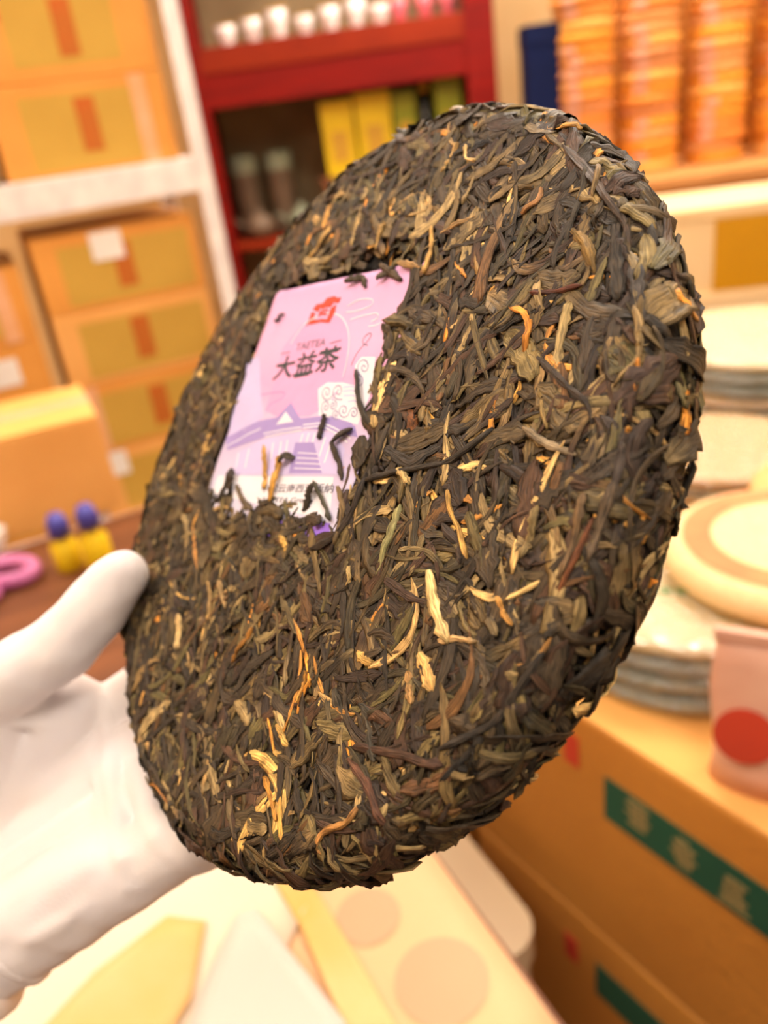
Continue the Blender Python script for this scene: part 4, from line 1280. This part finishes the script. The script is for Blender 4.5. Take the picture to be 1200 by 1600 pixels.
def stack(px, py, depth, r_, n_mats, label, group, **kw):
    """stack of wrapped cakes whose top disc is centred at a pixel; stands on the cartons at 1.0"""
    p = at(px, py, depth)
    n = len(n_mats)
    t_ = (p[2] - 1.0) / n
    for k, mm in enumerate(n_mats):
        top = k == n - 1
        kk = dict(kw) if top else {}
        film = kw.get('film', False)
        kk['film'] = film
        wrapped_cake((p[0] + random.uniform(-.003, .003), p[1] + random.uniform(-.003, .003), 1.0001 + k * t_), r_, t_, mm, label[0] if top else '%s, %s from the bottom' % (label[1], ORD[k]), group, random.uniform(-.4, .4), k=k, **kk)
    return p, t_
pD, tD = stack(1072, 888, 0.70, 0.108, [M_greyw, M_greyw, M_greyw, M_cream], ('cream wrapped cake with green lettering on top of the film-wrapped stack', 'grey film-wrapped tea cake under the cream one with green lettering'), 'film-wrapped cakes on the cartons', text_=M_gprint, film=True)
zD = 1.0001 + 4 * tD + 0.003
# a second film-wrapped stack behind, and one cake with a printed ring lying across both
qc = np.array([pD[0] + 0.21, pD[1] + 0.10])
for k in range(4):
    wrapped_cake((qc[0], qc[1], 1.0001 + k * (zD - 1.0001) / 4), 0.100, (zD - 1.0001) / 4, M_tan, 'tan wrapped tea cake beneath the one with the peach ring, %s from the bottom' % ORD[k], 'cakes under the peach ring', k=k)
pr_ = at_z(1240, 836, zD + 0.03)
wrapped_cake((pr_[0], pr_[1], zD), 0.100, 0.030, M_cream, 'cream wrapped tea cake with a peach printed ring at the right edge', None, ring_=M_peach, k=1)
pB, tB = stack(1130, 690, 0.98, 0.105, [M_tan, M_tan, M_greyw, M_tan, M_tan], ('tan wrapped cake topping the stack behind the peach ring', 'tan wrapped tea cake within the stack behind the peach ring'), 'cakes behind the peach ring', film=True)
pA, tA = stack(1195, 515, 1.16, 0.150, [M_tan, M_greyw, M_tan, M_greyw, M_greyw, M_cream], ('cream wrapped cake topping the film-wrapped stack below the mustard box', 'grey film-wrapped tea cake in the stack below the mustard box'), 'cakes below the mustard box', film=True)

# box with a mustard panel behind them, on its own carton stack
pm = at(1052, 336, 1.42)
hb = 0.15
o_ = empty('gift_box', (pm[0] + 0.16, pm[1] + 0.02, pm[2] - hb), R(-6)); tag(o_, 'cream box with mustard yellow panel in front of the orange stacks', 'box')
M_must = mat('mustard_card', C(206, 148, 4), 0.5, C(196, 138, 4), 6)
M_crcard = mat('cream_card', C(240, 210, 160), 0.5, C(232, 198, 146), 8)
MB().box(-.18, .20, 0, .22, 0, hb - .02, .002).build('base', M_crcard, o_)
MB().box(-.182, .202, -.002, .222, hb - .02, hb, .002).build('lid', M_crcard, o_)
MB().box(-.075, .19, -.003, 0, .004, hb - .022).build('mustard_panel', M_must, o_)
zsup = pm[2] - hb
for i, lb in enumerate(('upper carton under the cream and mustard box', 'middle carton under the cream and mustard box', 'lowest carton under the cream and mustard box')):
    hs = zsup / 3
    carton((pm[0] + 0.17, pm[1] + 0.01, zsup - hs * (i + 1)), R(-6), (0.42, 0.26, hs), lb, 'cartons under the mustard box', board=M_crcard, rust=False)

# pouch with a red seal, standing on the near end of the long carton
pp = at_z(1215, 1228, 1.0002)
M_pouch = mat('pink_pouch', C(222, 176, 150), 0.35, C(206, 150, 126), 8, 0.2, 30)
o_ = empty('tea_pouch', (pp[0], pp[1], 1.0008), EAZ + R(-62)); tag(o_, 'pinkish tea pouch with round red seal beside the film-wrapped stack', 'pouch')
pb = MB()
rows = []
for j in range(7):
    zz = 0.115 * j / 6
    th_ = 0.018 * (1 - j / 6) ** 0.6 + 0.001
    rows.append([pb.bm.verts.new((0.045 * math.cos(a) * (1 - .05 * math.sin(3 * zz * 20)), th_ * math.sin(a), zz)) for a in [2 * math.pi * i / 20 for i in range(20)]])
for A, B_ in zip(rows[:-1], rows[1:]):
    for i in range(20): pb.bm.faces.new((A[i], A[(i + 1) % 20], B_[(i + 1) % 20], B_[i]))
pb.bm.faces.new(rows[0][::-1]); pb.bm.faces.new(rows[-1])
pb.build('bag', M_pouch, o_, True)
MB().box(-.046, .046, -.003, .003, .113, .122, .001).build('top_seal', M_pouch, o_)
sl_ = MB(); sl_.lathe([(0, -.0012), (.020, -.0012), (.020, 0), (0, 0)], 24)
so = sl_.build('red_seal', M_redp, o_)
so.location = (-0.022, -0.0165, 0.05); so.rotation_euler = (R(80), 0, 0)

# ------------------------------------------------------------------ table with wrapping papers
TZ = 0.95
ta = at_z(884, 1600, TZ); tb_ = at_z(690, 1340, TZ)
td = (tb_ - ta)[:2]; td /= np.linalg.norm(td)
TAZ = math.atan2(td[1], td[0]) - math.pi / 2
def tw(p):                                     # world to table coordinates
    c, s = math.cos(TAZ), math.sin(TAZ)
    dx, dy = p[0] - ta[0], p[1] - ta[1]
    return dx * c + dy * s, -dx * s + dy * c
far = max(tw(at_z(q, 862, TZ))[1] for q in (0, 150))
table = empty('table', (ta[0], ta[1], 0), TAZ)
tag(table, 'brown wooden table spread with printed wrapping papers', 'table')
TX0 = -1.0
MB().box(TX0, 0, -0.16, far, TZ - 0.03, TZ, 0.004).build('table_top', M_wood, table)
MB().box(TX0 + .04, -.04, -0.12, far - .04, TZ - 0.11, TZ - 0.03, 0.002).build('apron', M_wood, table)
for x in (TX0 + .06, -.06):
    for y in (-0.10, far - .07):
        MB().box(x - .025, x + .025, y - .025, y + .025, 0, TZ - 0.11, 0.003).build('leg', M_wood, table)
def sheet(name, px, z, material, label, group='wrapping papers on the table', curl=0.004):
    p = [tw(at_z(*q, z)) for q in px]
    cx_, cy_ = np.mean(p, 0)
    o_ = empty(name, (0, 0, 0)); bpy.data.objects.remove(o_)
    b = MB()
    pts = []
    for i in range(len(p)):
        a_, b_ = np.array(p[i]), np.array(p[(i + 1) % len(p)])
        for t in np.linspace(0, 1, 7)[:-1]: pts.append(a_ + (b_ - a_) * t)
    vs_ = [[b.bm.verts.new((cx_ + (q[0] - cx_) * s, cy_ + (q[1] - cy_) * s, 0.0004 + curl * (s ** 4) * (0.5 + 0.5 * noise.noise(Vector((q[0] * 14, q[1] * 14, z * 900)))))) for q in pts] for s in (0.35, 0.7, 1.0)]
    b.bm.faces.new(vs_[0])
    for A, B_ in zip(vs_[:-1], vs_[1:]):
        n = len(A)
        for i in range(n): b.bm.faces.new((A[i], A[(i + 1) % n], B_[(i + 1) % n], B_[i]))
    o = b.build(name, material, None, True)
    o.location = (ta[0], ta[1], z); o.rotation_euler = (0, 0, TAZ)
    md = o.modifiers.new('thickness', 'SOLIDIFY'); md.thickness = 0.0003; md.offset = 1
    return tag(o, label, 'paper', group)
M_shw = mat('paper_white', C(222, 203, 180), 0.7, C(218, 196, 170), 6)
M_shp = mat('paper_peach', C(214, 172, 128), 0.7, C(210, 164, 120), 6)
M_shy = mat('paper_yellow', C(216, 164, 86), 0.7, C(218, 178, 122), 9)
M_shg = mat('paper_greywhite', C(206, 194, 182), 0.6, C(198, 186, 176), 6)
M_shpink = mat('pink_circle_print', C(206, 152, 118), 0.7, C(204, 146, 112), 6)
s1 = sheet('wrapping_paper', [(884, 1620), (650, 1296), (480, 1250), (360, 1500), (330, 1760), (800, 1800)], TZ + .0006, M_shp, 'peach wrapping paper with pale pink circles along the table edge', curl=.0)
for (q, r0) in (((575, 1432), 50), ((690, 1532), 72)):
    c_ = tw(at_z(*q, TZ + .0014)); e_ = tw(at_z(q[0] + r0, q[1] - r0 * .25, TZ + .0014))
    rad = math.hypot(e_[0] - c_[0], e_[1] - c_[1])
    d = MB().lathe([(0, .0014), (rad, .0014)], 40, c_[0], c_[1]).build('printed_circle', M_shpink, s1)
    d.location.z = 0.0
sheet('wrapping_paper', [(-260, 1760), (-120, 1500), (60, 1440), (330, 1290), (470, 1240), (520, 1330), (440, 1500), (330, 1780)], TZ + .0026, M_shw, 'white wrapping paper beneath the gloved hand', curl=.002)
sheet('wrapping_paper', [(20, 1660), (150, 1520), (262, 1432), (322, 1440), (300, 1560), (220, 1700)], TZ + .0058, M_shy, 'yellow printed wrapping paper lying on the white one', curl=.002)
sheet('wrapping_paper', [(400, 1330), (450, 1320), (560, 1500), (640, 1640), (560, 1660), (470, 1450)], TZ + .0036, M_shy, 'narrow yellow wrapping paper on the peach sheet', curl=.002)
sheet('wrapping_paper', [(370, 1430), (400, 1420), (540, 1600), (560, 1720), (260, 1720), (310, 1560)], TZ + .0090, M_shg, 'pale grey folded wrapping paper between the yellow ones', curl=.003)

# cream box below the table edge
_c = tw(at_z(856, 1462, 0.80)); _c = (_c[0] - 0.070, _c[1] + 0.104)
cb = (ta[0] + _c[0] * math.cos(TAZ) - _c[1] * math.sin(TAZ), ta[1] + _c[0] * math.sin(TAZ) + _c[1] * math.cos(TAZ))
o_ = empty('storage_box', (cb[0], cb[1], 0), TAZ); tag(o_, 'pale cream bin with rounded corners beside the table edge', 'bin')
M_bin = mat('cream_plastic', C(222, 196, 156), 0.45, C(214, 186, 150), 5)
def rrect(hx, hy, r_, n=6):
    pts = []
    for (sx_, sy_, a0) in ((1, 1, 0), (-1, 1, 90), (-1, -1, 180), (1, -1, 270)):
        for i in range(n + 1):
            a = R(a0 + 90 * i / n)
            pts.append((sx_ * (hx - r_) + r_ * math.cos(a), sy_ * (hy - r_) + r_ * math.sin(a)))
    return pts
MB().prism(rrect(.066, .10, .03), 0, .77).build('body', M_bin, o_)
MB().prism(rrect(.070, .104, .032), .77, .80).build('lid', M_bin, o_)

# ------------------------------------------------------------------ small things at the left end of the table
bx_ = at_z(70, 842, TZ)
carton((bx_[0] - 0.03, bx_[1] + 0.02, TZ + .0005), RA, (0.28, 0.2, 0.15), 'bright orange carton standing on the far end of the table', 'cartons on the table', panel=None, rust=False, board=M_kraft3)
M_purp = mat('mauve_plastic', C(196, 116, 160), 0.4, C(184, 100, 150), 10)
M_steel = mat('steel', C(180, 180, 184), 0.3, metal=1.0)
sc_ = at_z(26, 905, TZ)
o_ = empty('scissors', (sc_[0], sc_[1], TZ + .012), R(-12)); tag(o_, 'mauve-handled scissors lying at the left end of the table', 'scissors')
def loop(cx_, cy_, a_, b_, rot):
    return [(cx_ + a_ * math.cos(t) * math.cos(rot) - b_ * math.sin(t) * math.sin(rot), cy_ + a_ * math.cos(t) * math.sin(rot) + b_ * math.sin(t) * math.cos(rot), 0) for t in np.linspace(0, 2 * math.pi, 28)[:-1]]
MB().tube(loop(-0.008, 0.0, .038, .026, R(-14)), .0105, 10, True).build('handle', M_purp, o_, True)
MB().tube(loop(-0.030, -0.066, .036, .025, R(20)), .0105, 10, True).build('handle', M_purp, o_, True)
MB().prism([(-.05, -.01), (-.05, -.03), (-.19, -.055), (-.195, -.048)], -.004, -.001).build('blade', M_steel, o_)
MB().prism([(-.06, -.05), (-.05, -.035), (-.19, -.040), (-.195, -.048)], 0, .003).build('blade', M_steel, o_)
M_bluecap = mat('blue_cap', C(74, 70, 160), 0.4)
for (q, hgt, lb) in (((152, 905), .062, 'yellow glue bottle with blue cap beside the gloved thumb'), ((102, 905), .050, 'small yellow bottle with lilac cap next to the scissors')):
    g_ = at_z(*q, TZ)
    o_ = empty('glue_bottle', (g_[0], g_[1] + .03, TZ)); tag(o_, lb, 'bottle', 'glue bottles on the table')
    MB().lathe([(0, 0), (.016, 0), (.018, .004), (.018, hgt * .75), (.009, hgt * .9), (.009, hgt), (0, hgt)], 20).build('body', M_yel, o_, True)
    MB().lathe([(0, hgt), (.014, hgt), (.014, hgt + .018), (.009, hgt + .03), (0, hgt + .03)], 18).build('cap', M_bluecap, o_, True)
wc = at_z(-12, 868, TZ)
cup((wc[0], wc[1], TZ), 0.03, 0.035, M_porc, 'small white porcelain cup behind the scissors on the table', None)
